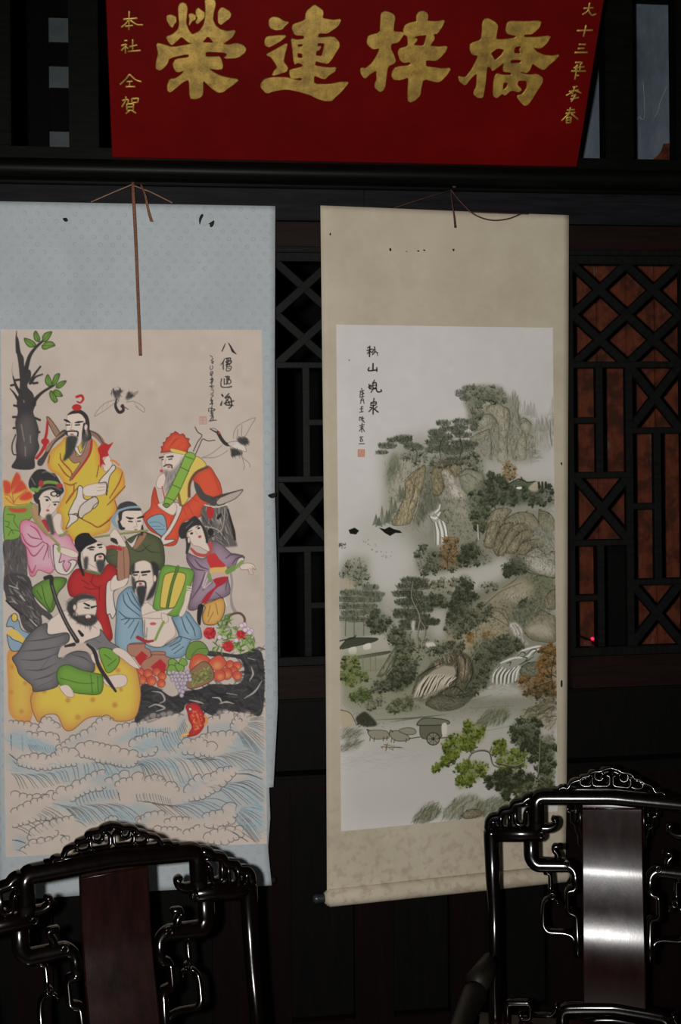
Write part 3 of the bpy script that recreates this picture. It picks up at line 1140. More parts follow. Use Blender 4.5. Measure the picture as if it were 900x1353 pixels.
pc = SL.loc([(1, 434), (343, 437), (17, 1130), (345, 1116)])
cl = Canvas(SL.loc, float(pc[0][0]), float(pc[1][0]) + 0.006, float((pc[0][1] + pc[1][1]) / 2), float((pc[2][1] + pc[3][1]) / 2), 700, (163, 150, 139))
cl.noise(0.010, 60); cl.noise(0.007, 12)
INK, SKIN, SKL = (38, 36, 36), (184, 168, 155), (120, 98, 88)
RED, GRN, YEL, ORG = (158, 36, 36), (98, 132, 52), (178, 152, 52), (186, 68, 42)
WHT = (180, 168, 158)
f, L, E = cl.fill, cl.line, cl.ell
A = ZP(0, 425, 7.5); B = ZP(50, 515, 6.43); C3 = ZP(180, 550, 5.294); D = ZP(0, 600, 8.18)
G = ZP(80, 660, 6.43); H = ZP(140, 730, 6.43); J = ZP(220, 670, 6.923); K = ZP(0, 760, 4.5)
N = ZP(150, 790, 4.286); O1 = ZP(0, 930, 4.737); O2 = ZP(180, 930, 4.737)

# --- old tree
TR = (46, 44, 45)
f(A("165,150 185,180 205,300 235,360 245,470 300,480 305,560 270,640 330,720 345,830 330,900 360,980 385,1080 375,1170 390,1250 345,1350 330,1460 120,1450 160,1350 155,1230 165,1120 150,1000 175,900 165,800 190,690 195,560 180,400 158,260"), TR, 0.96)
L(A("165,90 162,170 175,300"), [0.8, 2.5, 5], TR, 0.8)
L(A("255,490 270,420 300,330 360,250 430,185"), [6, 5.5, 4.5, 3.5, 3], TR)
L(A("330,820 350,770 420,700 530,632"), [7, 5, 3.5, 3], TR)
L(A("300,610 330,540 400,445"), [4, 3, 2.4], TR); L(A("310,600 350,550 420,522"), [4, 2.5, 2], TR)
L(A("195,700 160,640 128,540"), [5, 3.6, 1.5], TR); L(A("185,780 140,710 98,662"), [4, 2.5, 1], TR)
L(A("130,540 118,480 130,400"), [1.5, .8, .5], (110, 100, 95), 0.7)
for s in ("150,580 195,575", "110,632 140,625", "330,612 370,605", "140,830 180,840", "130,945 190,945", "350,955 395,975", "135,1055 170,1050", "365,1090 390,1095"):
    L(A(s), [3, 4, 3], TR)
L(A("155,1120 120,1220 130,1310 180,1320"), 1.6, TR)
f(A("190,960 300,930 350,1050 330,1300 200,1340 180,1150"), (98, 88, 86), 0.55, blur=5)
for s in ("235,780 238,800", "300,1130 302,1200", "275,620 278,650", "210,1020 240,1180", "250,1240 252,1330"):
    L(A(s), 1.4, (140, 128, 120), 0.6)
# trunk behind the lady and down to the rock
f(D("40,940 230,890 290,1010 300,1309 330,1400 60,1500 50,1200"), (70, 66, 66), 0.95)
cl.hatch(D("50,960 230,920 280,1100 290,1300 60,1300"), 40, 9, 85, 1.6, [(110, 104, 100), (48, 46, 46)], 0.6)
f(K("35,0 160,0 195,70 210,140 250,190 300,225 318,255 300,268 250,235 250,290 190,340 140,310 110,220 80,190 40,150"), (60, 57, 58), 0.95)
cl.hatch(K("45,20 150,20 200,140 240,240 190,320 120,210 50,130"), 45, 14, 50, 2.4, [(100, 96, 94), (44, 42, 43), (150, 138, 128)], 0.6)
L(K("40,150 80,190 130,230"), 2.5, TR)
for s in ("55,60 110,80", "120,120 150,150", "180,260 220,300"):
    L(K(s), 1.2, WHT, 0.8)
# leaves on the tree
LEAF = ["240,165 290,175 335,200 355,230 330,250 290,250 255,215", "335,120 355,92 375,120 395,165 385,200 345,180", "420,160 445,115 510,98 505,130 470,185 430,198", "415,250 450,205 510,198 545,235 500,255 440,275",
        "448,570 470,525 490,545 512,610 490,640 455,615", "520,590 545,530 590,515 580,570 545,630 522,625", "555,640 590,600 655,585 630,630 580,662", "530,690 555,675 590,690 620,735 585,742 545,735", "490,710 510,685 550,740 570,785 540,800 505,765"]
for s in LEAF:
    p = A(s)
    f(p, GRN, 1, out=(0.9, (45, 60, 30)), inner=((60, 85, 35), 0.6, 2.5))
    c = p.mean(0); i = np.argmax(np.hypot(*(p - c).T))
    L([p[i], c, 2 * c - p[i] * 1.0], 0.7, (50, 70, 30), 0.8)

# --- lotus and leaf
f(D("45,590 130,560 270,520 330,520 360,560 340,690 270,720 215,770 220,880 160,920 90,925 45,900"), (104, 138, 58), 1, out=(0.9, (50, 70, 35)))
for s in ("80,650 160,660 150,720 200,800", "60,780 110,800 150,860", "90,880 130,820 210,830", "50,720 100,740 80,790"):
    L(D(s), 0.9, (50, 72, 36), 0.8)
f(D("40,560 35,290 110,295 180,200 225,260 270,330 360,450 300,540 180,560 60,560"), (186, 142, 58), 1)
for s in ("35,290 100,300 120,360 110,420 60,430 45,400", "125,320 180,200 225,260 180,330 130,390", "135,420 215,280 290,360 260,390 180,420", "210,470 300,400 355,450 320,490 240,500", "85,580 180,590 285,585 270,625 150,630"):
    f(D(s), (176, 54, 42), 0.92, blur=.6)
for s in ("180,200 130,320 130,400 150,525", "150,525 190,470 300,380", "150,525 100,450 50,440", "60,470 130,530 200,550 300,535"):
    L(D(s), 0.7, (120, 50, 35), 0.8)

# --- cranes
for s in ("640,10 650,60 665,80 690,40 725,5", "745,80 775,10 790,40 830,45 790,70"):
    f(B(s), (58, 56, 56), 0.9, blur=0.6)
cl.hatch(B("620,0 740,0 700,60 660,90"), 22, 7, 80, 0.8, INK, 0.8)
cl.hatch(B("740,90 840,30 780,0"), 18, 6, -50, 0.8, INK, 0.8)
L(B("668,80 660,140 690,190 725,175 720,130"), [2, 3.6, 4.2, 4, 3], (45, 43, 43))
E(B("718,140")[0], 2.6, 2.4, (70, 40, 40)); L(B("735,145 770,168"), [1.4, .8], (70, 64, 60))
for s in ("655,85 580,110 520,160 480,225 560,180 655,110", "750,105 820,100 900,150 900,190 830,140"):
    L(B(s), 0.7, (100, 92, 86), 0.9)
for s in ("560,120 545,175", "600,105 580,155", "820,110 850,150"):
    L(B(s), 0.5, (110, 100, 95), 0.8)
f(C3("560,115 580,105 605,150 640,185 700,175 690,200 640,210 600,185"), (45, 43, 43))
E(C3("580,117")[0], 1.6, 1.6, (165, 40, 40)); L(C3("515,88 560,112"), [1, 2.4], (60, 56, 54)); L(C3("515,88 545,85 570,100"), .7, (70, 64, 60))
f(C3("640,190 700,175 750,200 770,245 740,240 690,225"), (180, 170, 160), 0.9, out=(0.6, (90, 84, 80)))
for s in ("665,225 720,240 735,270 700,275 670,280", "705,155 760,150 790,185 750,200 720,185"):
    f(C3(s), (50, 48, 48), 0.95, blur=0.5)
cl.hatch(C3("660,230 730,240 735,285 680,285"), 14, 7, 75, 0.8, INK, 0.9); cl.hatch(C3("720,150 780,150 790,200 750,200"), 12, 7, 40, 0.8, INK, 0.9)
for s in ("680,155 685,110 720,60 830,10 800,70 760,140 720,165", "460,290 520,265 600,205", "460,290 560,285 640,240", "740,280 755,345 750,375", "745,290 790,330 795,355", "710,90 705,150", "740,60 735,140"):
    L(C3(s), 0.7, (95, 88, 84), 0.9)

# --- figure in the yellow robe with a sword on the back
BRN = (132, 98, 80)
f(B("75,245 105,245 190,370 150,395"), BRN, 1, out=(0.8, INK))
f(B("0,600 40,560 100,470 200,350 245,345 245,375 150,450 90,545 40,640 0,640"), (60, 56, 54), 1)
f(B("60,510 110,440 200,370 225,362 140,440 90,520"), BRN)
L(B("82,270 75,360 60,430 65,460 30,530 -10,580"), [3, 3.5, 4, 5, 4, 4], RED); E(B("62,440")[0], 5.5, 4.5, RED)
L(B("430,355 500,390 550,450 560,510"), [6, 7, 6, 3], (120, 92, 80)); L(B("430,345 505,380 555,455"), 0.8, INK)
YR = B("245,400 200,440 110,520 85,580 80,640 110,690 175,730 215,790 230,870 190,960 160,1040 205,1090 210,1180 250,1215 310,1290 480,1240 600,1200 625,1110 672,1020 655,940 700,880 742,820 722,690 660,650 600,640 560,670 530,600 520,500 450,410")
f(YR, YEL, 1, inner=((178, 96, 40), 0.75, 5))
for s in ("190,540 200,600 280,690 290,740", "175,630 230,710 280,750", "225,790 280,810 330,790", "310,800 300,880 240,965", "350,820 280,900 240,960", "520,640 500,740", "720,700 690,790 610,920", "742,820 650,920 590,980", "655,940 672,1020 620,1090 520,1165 450,1135 350,1085", "520,1165 610,1110", "100,560 90,620"):
    L(B(s), [1, 3.2, 1.2], (182, 98, 42), 0.75); L(B(s), 0.9, (70, 48, 36), 0.85)
f(B("250,410 300,430 330,560 380,540 410,430 460,420 440,560 290,760 280,740 360,620 300,620 240,530"), BRN, 1, out=(0.7, (70, 50, 42)))
L(B("455,430 430,560 290,760"), [2, 2.5, 2], RED)
f(B("330,470 365,540 400,450 420,430 365,560 310,500"), WHT, 1, out=(0.7, INK))
# white sleeves and hands
f(B("345,820 380,830 390,920 440,930 480,900 515,960 470,1010 450,960 400,960 350,1020 345,1070 380,1090 340,1080 330,1050 260,1060 300,960 330,900"), WHT, 1, out=(0.9, INK))
f(B("345,1060 370,980 480,910 515,950 480,980 450,1030 400,1060 370,1090"), (172, 158, 148), 1, out=(0.9, INK))
f(B("265,1060 325,1065 340,1100 290,1140 240,1180 270,1100"), WHT, 1, out=(0.9, INK))
f(B("390,830 470,800 570,790 580,850 560,890 440,905 390,890"), SKIN, 1, out=(0.7, SKL))
for s in ("510,800 570,800", "510,830 570,825", "505,860 565,850"): L(B(s), 0.6, SKL)
f(B("550,740 590,700 640,640 660,670 610,740 590,870 580,890 585,790 520,790"), WHT, 1, out=(0.9, INK))
f(B("560,600 600,560 625,600 630,640 590,690 560,680"), SKIN, 1, out=(0.6, SKL))
L(B("620,600 650,605 690,640"), 2.5, (186, 110, 46))
f(B("510,500 560,450 600,465 640,445 610,500 595,530 600,560 550,580 575,640 550,630 530,660 525,560"), RED, 1)
# head
f(B("255,210 300,190 370,200 410,260 415,340 385,420 340,480 300,470 260,400 240,320 245,250"), SKIN, 1, out=(0.6, SKL))
f(B("250,215 290,180 360,170 420,215 440,290 430,350 405,290 400,250 360,205 300,205"), (44, 42, 42), 1)
L(B("395,290 390,380 400,420 440,400 430,330"), [3, 5, 6, 5, 2], (44, 42, 42))
E(B("408,318")[0], 2.0, 4.0, SKIN, 1, 0.1, out=(0.6, SKL))
f(B("385,380 440,380 420,430 380,500 370,470"), (70, 66, 64), 0.85, blur=1)
E(B("330,150")[0], 6.5, 4.5, RED); L(B("335,100 360,110 385,80 370,50 330,60"), [2, 2.4, 3, 3.5, 3.5], RED)
L(B("225,255 250,265 275,280"), [2, 3.2, 1.2], INK); L(B("315,280 345,275 385,270"), [1.2, 3, 1.5], INK)
L(B("240,300 270,298"), 1.8, INK); L(B("320,300 355,297"), 1.8, INK)
L(B("290,280 285,320 275,335 300,338"), .6, SKL); L(B("248,385 252,355 335,355 338,395"), 2.0, INK); L(B("280,378 300,378"), 1.6, (150, 60, 55))
f(B("250,400 335,400 325,470 280,560 215,605 240,510"), (48, 50, 48), 0.97, blur=0.8)

# --- figure in the orange robe, feathered cap, bamboo tube
OR = C3("130,495 150,570 170,620 250,680 300,640 350,610 430,520 400,440 450,370 510,350 560,420 590,480 595,560 520,600 470,640 450,700 330,740 300,840 270,900 190,900 170,840 100,800 60,740 50,690 100,640 110,560")
f(OR, ORG, 1, inner=((150, 48, 34), 0.6, 5), out=(0.8, (110, 40, 30)))
f(C3("75,740 110,700 190,690 215,800 190,840 140,810"), (112, 138, 152), 1, out=(0.8, INK))
for s in ("90,745 150,740 200,770", "130,790 200,790", "110,770 170,770"): L(C3(s), .7, (70, 90, 104))
f(C3("265,600 320,630 290,720 240,810 200,860 250,860 270,870 180,900 175,850 215,800 260,720 280,660"), WHT, 1, out=(0.8, INK))
f(C3("150,620 200,600 260,600 285,640 260,690 200,665"), SKIN, 1, out=(0.6, SKL))
f(C3("410,280 490,340 420,400 370,470 370,560 330,620 300,600 270,560 300,500 360,400"), (184, 160, 74), 1, out=(0.7, (90, 74, 40)))
L(C3("500,355 420,395 375,470 370,560"), 4.2, (120, 72, 48)); L(C3("500,355 420,395 375,470 370,560"), 1.2, (60, 50, 44))
L(C3("295,540 310,620"), 3.5, (110, 80, 50))
for s in ("350,600 400,690", "330,640 350,690", "540,400 580,520", "370,560 440,600", "250,700 240,760", "110,560 150,640", "300,800 290,860"):
    L(C3(s), [.6, 2.6, 1], (146, 46, 32), 0.7)
f(C3("200,265 340,260 330,330 300,420 250,480 220,560 195,470 190,400 180,340"), SKIN, 1, out=(0.6, SKL))
f(C3("190,370 240,380 300,330 330,280 340,330 290,430 240,520 215,545 195,440"), (120, 114, 110), 0.95, blur=1.2)
cl.hatch(C3("200,400 260,400 320,320 260,480 215,540"), 30, 12, 110, 0.7, [(70, 66, 64), (160, 150, 142)], 0.7)
f(C3("172,255 180,232 174,214 190,206 188,184 206,178 212,152 234,142 244,122 262,118 272,106 290,116 304,130 326,122 340,134 342,150 372,158 364,178 382,206 364,222 356,256 260,245"), ORG, 1, sm=False, inner=((140, 44, 34), 0.7, 4), out=(0.9, (110, 36, 28)))
f(C3("250,225 360,255 350,270 250,250"), (184, 160, 74), 1, out=(0.5, (110, 80, 40)))
for s in ("230,220 270,170 300,150", "290,220 330,180", "220,180 250,150"): L(C3(s), [.6, 2, .6], (140, 44, 34), 0.8)
L(C3("165,290 190,285"), [2.5, 2], (60, 56, 54)); L(C3("215,285 255,280"), [1.6, 3], (60, 56, 54))
L(C3("180,305 190,303"), 1.4, INK); L(C3("228,302 250,298"), 1.6, INK)
L(C3("195,350 215,340 245,342 250,360"), 2.2, (70, 64, 62)); E(C3("228,355")[0], 2.2, 1.2, (150, 70, 60)); L(C3("210,300 200,330 215,335"), .6, SKL)
f(C3("355,255 415,275 380,350 300,530 240,620 195,600 250,480 310,350"), (112, 148, 56), 1, out=(0.9, (50, 76, 34)))
for s in ("310,355 370,385", "255,480 310,505", "215,570 270,590", "340,280 400,300"): L(C3(s), 0.9, (50, 76, 34))
f(C3("185,615 220,610 235,625 210,640"), (90, 120, 50), 1, out=(.7, INK))
for s in ("412,75 430,110 460,135 430,180 400,245", "550,168 500,172 465,160 440,210 415,265"): L(C3(s), 1.1, INK)
f(C3("140,470 160,420 195,400 205,440 185,500 150,500"), SKIN, 1, out=(0.6, SKL)); E(C3("177,383")[0], 2.2, 2.2, (170, 60, 60)); L(C3("180,490 200,575"), 1.2, RED)

# --- donkey
f(C3("460,640 520,610 600,600 640,640 670,760 700,880 690,910 500,905 480,820 455,720"), (78, 74, 72), 0.95, blur=1)
cl.hatch(C3("470,650 620,620 680,860 560,880 490,800"), 60, 14, 75, 1.3, [(44, 42, 42), (120, 112, 106), (160, 148, 138)], 0.65)
f(C3("405,460 440,480 480,540 530,560 570,590 550,625 500,605 450,580 415,520"), (62, 59, 58), 0.97)
f(C3("560,600 600,560 670,535 745,512 700,570 640,600 580,620"), (150, 136, 126), 1, out=(0.8, INK))
L(C3("530,575 600,555 660,535 745,512"), [3, 4, 2, 1], (58, 55, 54))
L(C3("480,620 560,635 640,615"), 1.6, (180, 168, 150)); f(C3("490,660 515,630 545,655 540,690 515,725"), RED)
E(C3("580,700")[0], 2.4, 5, INK, 1, 0.7); L(C3("620,640 615,720 600,790 570,810"), 1.0, (150, 138, 124)); L(C3("480,770 540,780 580,800"), 1.2, (150, 138, 124))
E(C3("520,810")[0], 4, 5, (36, 34, 34)); L(C3("500,850 545,835"), 1.5, INK)
L(C3("640,650 680,800 690,860"), [2, 4, 3], (40, 38, 38))

# --- flute player in olive
f(G("390,420 420,400 520,390 580,330 700,280 760,290 850,340 880,430 880,560 830,600 700,560 600,640 560,560 480,580 400,530 380,470"), (74, 80, 54), 1, inner=((50, 54, 38), 0.7, 5), out=(0.8, (40, 42, 32)))
for s in ("600,420 680,440 760,380", "700,380 760,440 850,450", "840,360 860,480", "420,480 460,470"): L(G(s), [.6, 1.6, .6], (44, 48, 34), 0.8)
f(G("620,400 690,290 730,300 650,410"), (138, 92, 70)); f(G("490,410 560,390 590,520 570,690 490,690"), (140, 100, 80), 1, out=(0.8, (70, 50, 40)))
L(G("535,400 545,680"), 0.7, (80, 56, 44))
f(G("540,310 600,370 660,290 620,400 590,390"), WHT, 1, out=(0.6, INK))
f(G("490,420 480,390 500,120 530,90 670,85 700,150 695,240 650,265 540,260 500,230"), SKIN, 1, out=(0.6, SKL))
f(G("480,90 500,40 560,15 610,20 645,40 660,70 600,78 520,95"), (52, 52, 54), 1)
f(G("490,85 570,70 670,70 680,95 580,95 530,110 520,170 500,185 490,130"), (46, 45, 46)); L(G("490,95 580,68 665,62"), 2.8, (112, 132, 142)); L(G("490,100 450,160 455,200 490,240"), [3, 5, 5, 3], (112, 132, 142)); L(G("495,185 515,240 540,245"), [3, 5, 3], (44, 42, 42))
L(G("560,150 590,160 620,158"), [1.5, 3.2, 1.6], INK); L(G("655,158 700,145"), [2, 3], INK); L(G("580,185 610,188"), 1.8, INK); L(G("655,185 680,182"), 1.6, INK)
L(G("640,180 650,225 620,235"), .6, SKL); E(G("640,255")[0], 2.2, 1.0, (160, 80, 70))
f(G("690,215 705,240 700,300 680,300"), (46, 44, 42))
L(G("290,318 500,290 740,260"), 2.6, (128, 128, 78)); L(G("290,325 500,297 740,268"), .6, (60, 62, 40))
f(G("420,300 460,250 500,290 550,370 550,400 500,390 440,340"), SKIN, 1, out=(0.6, SKL))
L(G("440,340 460,350 480,370"), [5, 6, 3], (46, 44, 44)); L(G("395,410 440,400 510,420"), 4.5, (150, 40, 44))

# --- lady in pink
f(D("215,770 260,710 330,720 400,760 470,840 520,880 580,840 650,850 750,880 800,980 850,1050 840,1180 720,1270 600,1240 540,1290 420,1250 380,1309 330,1309 300,1150 280,1000 235,930"), (178, 136, 148), 1, inner=((176, 84, 112), 0.75, 6), out=(0.8, (120, 50, 70)))
for s in ("230,850 290,960 380,1000 470,940", "300,860 350,900 450,920", "330,770 400,820 460,930", "290,1000 370,1100 480,980", "310,1200 350,1280 390,1200", "470,950 520,990 470,1140"):
    L(D(s), [.8, 2.6, .8], (170, 70, 100), 0.7); L(D(s), .8, (90, 50, 60), 0.8)
for s in ("540,990 550,1100 580,1220", "570,980 590,1100 590,1220", "520,980 530,1120", "600,1080 600,1200"): L(D(s), .8, (80, 70, 70), 0.8)
f(D("580,990 640,1000 660,1080 640,1170 700,1150 680,1200 720,1270 770,1190 740,1160 790,1140 830,1170 760,1280 690,1300 600,1240"), WHT, 1, out=(0.9, INK))
f(D("620,1010 700,1010 830,1060 840,1110 760,1110 650,1060"), SKIN, 1, out=(0.6, SKL)); E(D("640,1025")[0], 2.2, 4.6, (120, 140, 70))
f(D("450,720 500,710 540,840 490,800"), (160, 40, 48))
f(D("340,560 390,540 430,640 450,720 520,840 500,860 400,760 360,650"), (150, 118, 84), 1, out=(.6, SKL)); L(D("310,570 400,740 640,980"), [3, 3.5, 3], (128, 122, 72))
f(D("590,660 640,640 670,670 660,780 690,850 640,880 600,830 560,740"), SKIN, 1, out=(0.6, SKL)); L(D("650,880 690,870 720,840"), 4, (116, 122, 76))
f(D("410,500 440,430 520,390 620,400 650,470 610,590 560,650 500,690 450,680 420,620"), SKIN, 1, out=(0.6, SKL))
f(D("310,300 340,230 400,170 480,165 530,200 590,210 640,280 690,380 680,420 640,440 560,380 470,410 420,480 410,540 370,500 360,440 380,420 320,370"), (46, 45, 46))
for s in ("340,260 380,330", "460,200 520,190 600,240", "430,380 560,350 660,390"): L(D(s), 1.6, (110, 104, 100), 0.7)
L(D("400,400 480,310 600,310 660,350"), [3, 4, 4, 3], (100, 132, 56)); E(D("445,318")[0], 3.4, 4.6, (150, 46, 50)); E(D("645,340")[0], 4.4, 3.2, (150, 46, 50)); L(D("350,380 400,390"), 5, (100, 132, 56))
E(D("585,430")[0], 5.2, 3.6, INK); E(D("585,430")[0], 3.2, 2.2, SKIN); L(D("620,460 650,440 640,410"), 1.8, INK)
L(D("420,500 430,600 420,660"), [2.4, 3, 1.5], INK)
L(D("480,460 520,465 550,500"), [1, 1.6, .8], INK); L(D("570,520 620,515 645,520"), [1, 1.4, .8], INK); E(D("510,497")[0], 2.2, 1.5, INK); E(D("595,545")[0], 2.0, 1.3, INK)
E(D("517,608")[0], 2.2, 1.6, (168, 62, 62)); L(D("545,540 520,580"), .6, SKL)
f(D("500,660 550,650 570,720 590,850 560,870 530,800 500,720"), (60, 60, 54), 0.92, blur=1)
f(K("190,80 260,30 330,10 395,20 385,60 345,110 325,190 300,220 270,190 220,140"), (92, 126, 52), 1, out=(0.8, INK), inner=((56, 82, 34), 0.7, 5))
for s in ("250,60 270,150 300,210", "310,40 320,120 310,190", "220,90 250,140"): L(K(s), 1.0, (50, 72, 32))

# --- figure in red with the black cap
f(G("60,720 90,640 140,590 220,600 330,640 400,550 460,570 480,620 470,700 400,760 390,850 400,960 440,1180 330,1190 300,1000 290,860 130,830 80,810"), RED, 1, inner=((110, 24, 28), 0.6, 5), out=(0.8, (90, 24, 26)))
for s in ("250,690 300,740 350,730", "200,740 260,760 340,750", "330,740 330,860", "180,680 240,720", "280,640 260,700"): L(G(s), .9, (84, 22, 26), 0.85)
f(G("390,730 430,680 480,640 490,690 570,670 560,720 500,750 450,790 460,900 470,960 440,1010 420,970 390,960"), WHT, 1, out=(0.9, INK))
f(G("430,690 470,640 490,690 575,665 550,730 480,760 430,770"), SKIN, 1, out=(.6, SKL))
f(G("190,420 300,360 370,380 390,440 370,520 350,590 300,610 230,580 200,520"), SKIN, 1, out=(0.6, SKL))
f(G("120,380 130,320 180,285 240,285 260,310 310,350 290,370 220,400 170,450 140,430"), (32, 31, 32))
L(G("165,450 160,530 195,640"), [3, 5, 3], (36, 35, 35)); f(G("200,500 235,490 230,580 205,600"), (50, 48, 48), .9, blur=.6)
L(G("230,415 265,405 290,405"), [1.4, 3, 1.6], INK); L(G("320,385 350,382"), [3, 2], INK); L(G("250,425 280,425"), 1.8, INK); L(G("330,408 350,405"), 1.6, INK)
L(G("295,520 300,475 350,460 375,480 372,520"), 2.4, INK); E(G("338,485")[0], 2.6, 1.6, (150, 60, 55)); f(G("305,520 370,515 375,580 340,630 315,590"), (52, 54, 54), 0.95, blur=.8)
L(G("240,545 300,580"), .6, SKL); f(G("215,595 320,620 330,640 220,615"), (90, 96, 60))

# --- lady in purple
f(J("190,420 240,440 330,470 400,420 420,310 500,340 590,420 660,440 710,450 700,480 640,540 560,560 560,640 580,730 580,790 510,830 420,850 330,880 280,930 240,945 200,930 215,850 240,700 250,600 190,500"), (132, 110, 124), 1, inner=((84, 68, 80), 0.75, 6), out=(0.8, (60, 48, 56)))
for s in ("190,470 260,560 350,580", "260,480 310,540 380,570", "350,600 310,720 230,840", "540,470 600,430 700,440", "600,520 640,470 690,450", "560,640 540,760", "450,780 510,830", "330,760 420,690"):
    L(J(s), [1, 3.4, 1], (84, 70, 82), 0.65); L(J(s), .7, (50, 42, 48), 0.8)
for s in ("370,600 330,720", "390,620 340,740", "405,690 350,740"): L(J(s), 1.6, WHT, 0.8)
f(J("660,470 700,460 705,490 660,530 630,540"), WHT, 1, out=(.6, INK)); L(J("640,545 690,500"), 5, (112, 132, 72))
f(J("670,540 720,510 790,520 815,570 780,560 790,610 760,610 740,570 690,570"), SKIN, 1, out=(.7, SKL))
for s in ("760,550 775,605", "745,560 755,600", "780,540 812,570"): L(J(s), .6, SKL)
f(J("400,560 440,530 540,540 555,590 550,640 430,660 400,610"), (184, 150, 80)); f(J("370,460 440,420 480,470 540,540 440,550 400,550"), (170, 44, 44), 1); f(J("415,600 540,600 550,640 440,670"), (168, 140, 130))
f(J("430,660 550,635 540,690 460,740 420,790 370,870 320,870 370,790 450,720"), (150, 34, 44), 1); L(J("560,590 610,560"), 7, (96, 126, 60)); L(J("390,620 400,670"), 5, (104, 124, 80))
L(J("225,380 280,430 360,440 400,400 400,330"), [3, 4.5, 4, 5, 5], (158, 64, 58))
f(J("190,240 230,180 290,150 330,200 360,300 395,390 370,400 300,360 240,340"), SKIN, 1, out=(.6, SKL))
f(J("110,220 140,150 190,130 240,90 270,85 320,140 330,180 300,165 240,180 190,230 180,280 130,285"), (44, 43, 44)); L(J("190,290 200,340 185,420"), [5, 6, 3], (50, 48, 50)); L(J("335,180 365,260 370,320"), [3, 4, 3], (44, 42, 42))
L(J("180,190 240,130"), 1.2, (110, 104, 100), .7)
E(J("230,240")[0], 2.2, 1.5, INK, 1, -.4); E(J("295,192")[0], 2.0, 1.4, INK, 1, -.4); L(J("200,228 232,212"), 1.0, INK); L(J("270,185 295,168"), 1.0, INK); E(J("305,270")[0], 2.4, 1.8, (150, 60, 58), 1, -.4); L(J("265,220 285,250"), .5, SKL)
E(J("205,300")[0], 1.6, 4, SKIN, 1, out=(.6, SKL))
f(J("340,890 420,860 510,830 535,900 520,990 470,1060 400,1080 340,1060 330,980 355,920"), (182, 140, 70), 1, out=(0.9, INK), inner=((150, 96, 44), .6, 4))
for s in ("400,900 380,1000", "450,880 470,980", "430,960 380,1050"): L(J(s), 1, (110, 74, 40), .8)
f(J("290,900 340,900 320,1000 310,1080 280,1040"), (34, 33, 33)); L(J("590,610 600,700 590,800 600,900 630,960"), [3, 3, 2.5, 4, 5], (128, 120, 116)); L(J("530,840 550,900"), 2, WHT)

# --- seated figure in blue, green palm fan
f(H("95,420 130,340 220,290 290,420 310,560 320,720 360,790 480,800 620,710 560,560 620,530 690,500 760,590 800,640 810,730 720,750 700,830 640,890 520,900 330,880 130,860 80,780 85,600"), (116, 142, 156), 1, inner=((76, 100, 116), 0.65, 6), out=(0.8, (50, 70, 84)))
for s in ("145,350 170,440 290,540", "180,340 220,420 300,500", "215,330 250,400 295,470", "110,500 180,555 300,560", "130,570 200,560 160,610", "240,570 190,640", "280,590 250,650 210,730", "560,560 600,640 620,700", "640,540 670,640 700,690", "680,540 740,640 760,710", "480,800 620,715 630,750 540,800", "560,830 630,780", "580,860 660,800", "620,710 720,740"):
    L(H(s), [1, 2.4, 1], (74, 98, 114), .6); L(H(s), .8, (42, 52, 60), .9)
f(H("300,480 340,420 430,480 520,500 580,620 590,700 520,760 470,800 380,790 340,720 320,600"), SKIN, 1, out=(.6, SKL))
f(H("340,70 250,90 215,160 230,230 250,350 300,420 360,420 420,330 430,230 420,140"), SKIN, 1, out=(.6, SKL))
f(H("215,120 245,90 240,180 215,180"), (46, 44, 44), .95, blur=.8); f(H("385,80 440,100 450,180 430,290 400,370 340,410 370,330 405,260 400,180"), (42, 41, 41), .97, blur=.6); f(H("220,200 250,240 245,340 225,300"), (50, 48, 48), .9, blur=.6)
E(H("415,220")[0], 2, 4.4, SKIN, 1, out=(.6, SKL))
L(H("235,168 275,165"), [2, 3], INK); L(H("305,168 370,160"), [3, 3], INK); L(H("240,192 265,190"), 1.8, INK); L(H("310,192 345,188"), 1.8, INK); L(H("290,190 280,235 310,240"), .6, SKL)
L(H("250,300 260,250 330,248 340,300"), 2.4, (56, 54, 54)); E(H("293,265")[0], 2.4, 1.6, (150, 60, 55)); f(H("262,295 340,292 330,400 300,460 275,400"), (40, 42, 44), .96, blur=.8)
f(H("500,110 600,120 720,140 748,180 720,280 680,400 620,530 540,535 500,510 410,480 405,420 440,280 460,170"), (100, 142, 56), 1, out=(.9, (48, 76, 34)), inner=((72, 112, 44), .6, 5))
f(H("490,220 530,175 600,165 670,180 675,230 640,340 590,450 560,470 480,470 460,440"), (182, 158, 70), 1, out=(.9, (60, 66, 34)))
L(H("612,120 560,280 520,480"), 4.2, (82, 112, 48)); L(H("602,120 550,280 510,470"), .8, (40, 56, 30)); L(H("620,130 570,280 526,470"), .8, (40, 56, 30))
f(H("300,545 400,505 540,480 570,480 500,540 470,560 380,560"), SKIN, 1, out=(.7, SKL)); f(H("470,520 520,530 530,580 490,600"), SKIN, 1, out=(.6, SKL))
f(H("680,340 720,330 690,470 650,540 620,530 660,430"), SKIN, 1, out=(.6, SKL))
for s in ("690,290 725,295", "690,310 725,318", "688,330 720,338"): L(H(s), 1.8, SKIN)
L(H("490,590 450,670 420,740"), 3.4, (112, 132, 64)); L(H("270,720 340,755 400,750"), [5, 4, 3], (140, 40, 44)); E(H("400,605")[0], 4.4, 2.0, (168, 74, 70)); L(H("330,570 330,720"), .8, (70, 80, 84)); L(H("350,640 345,720"), .8, (70, 80, 84))

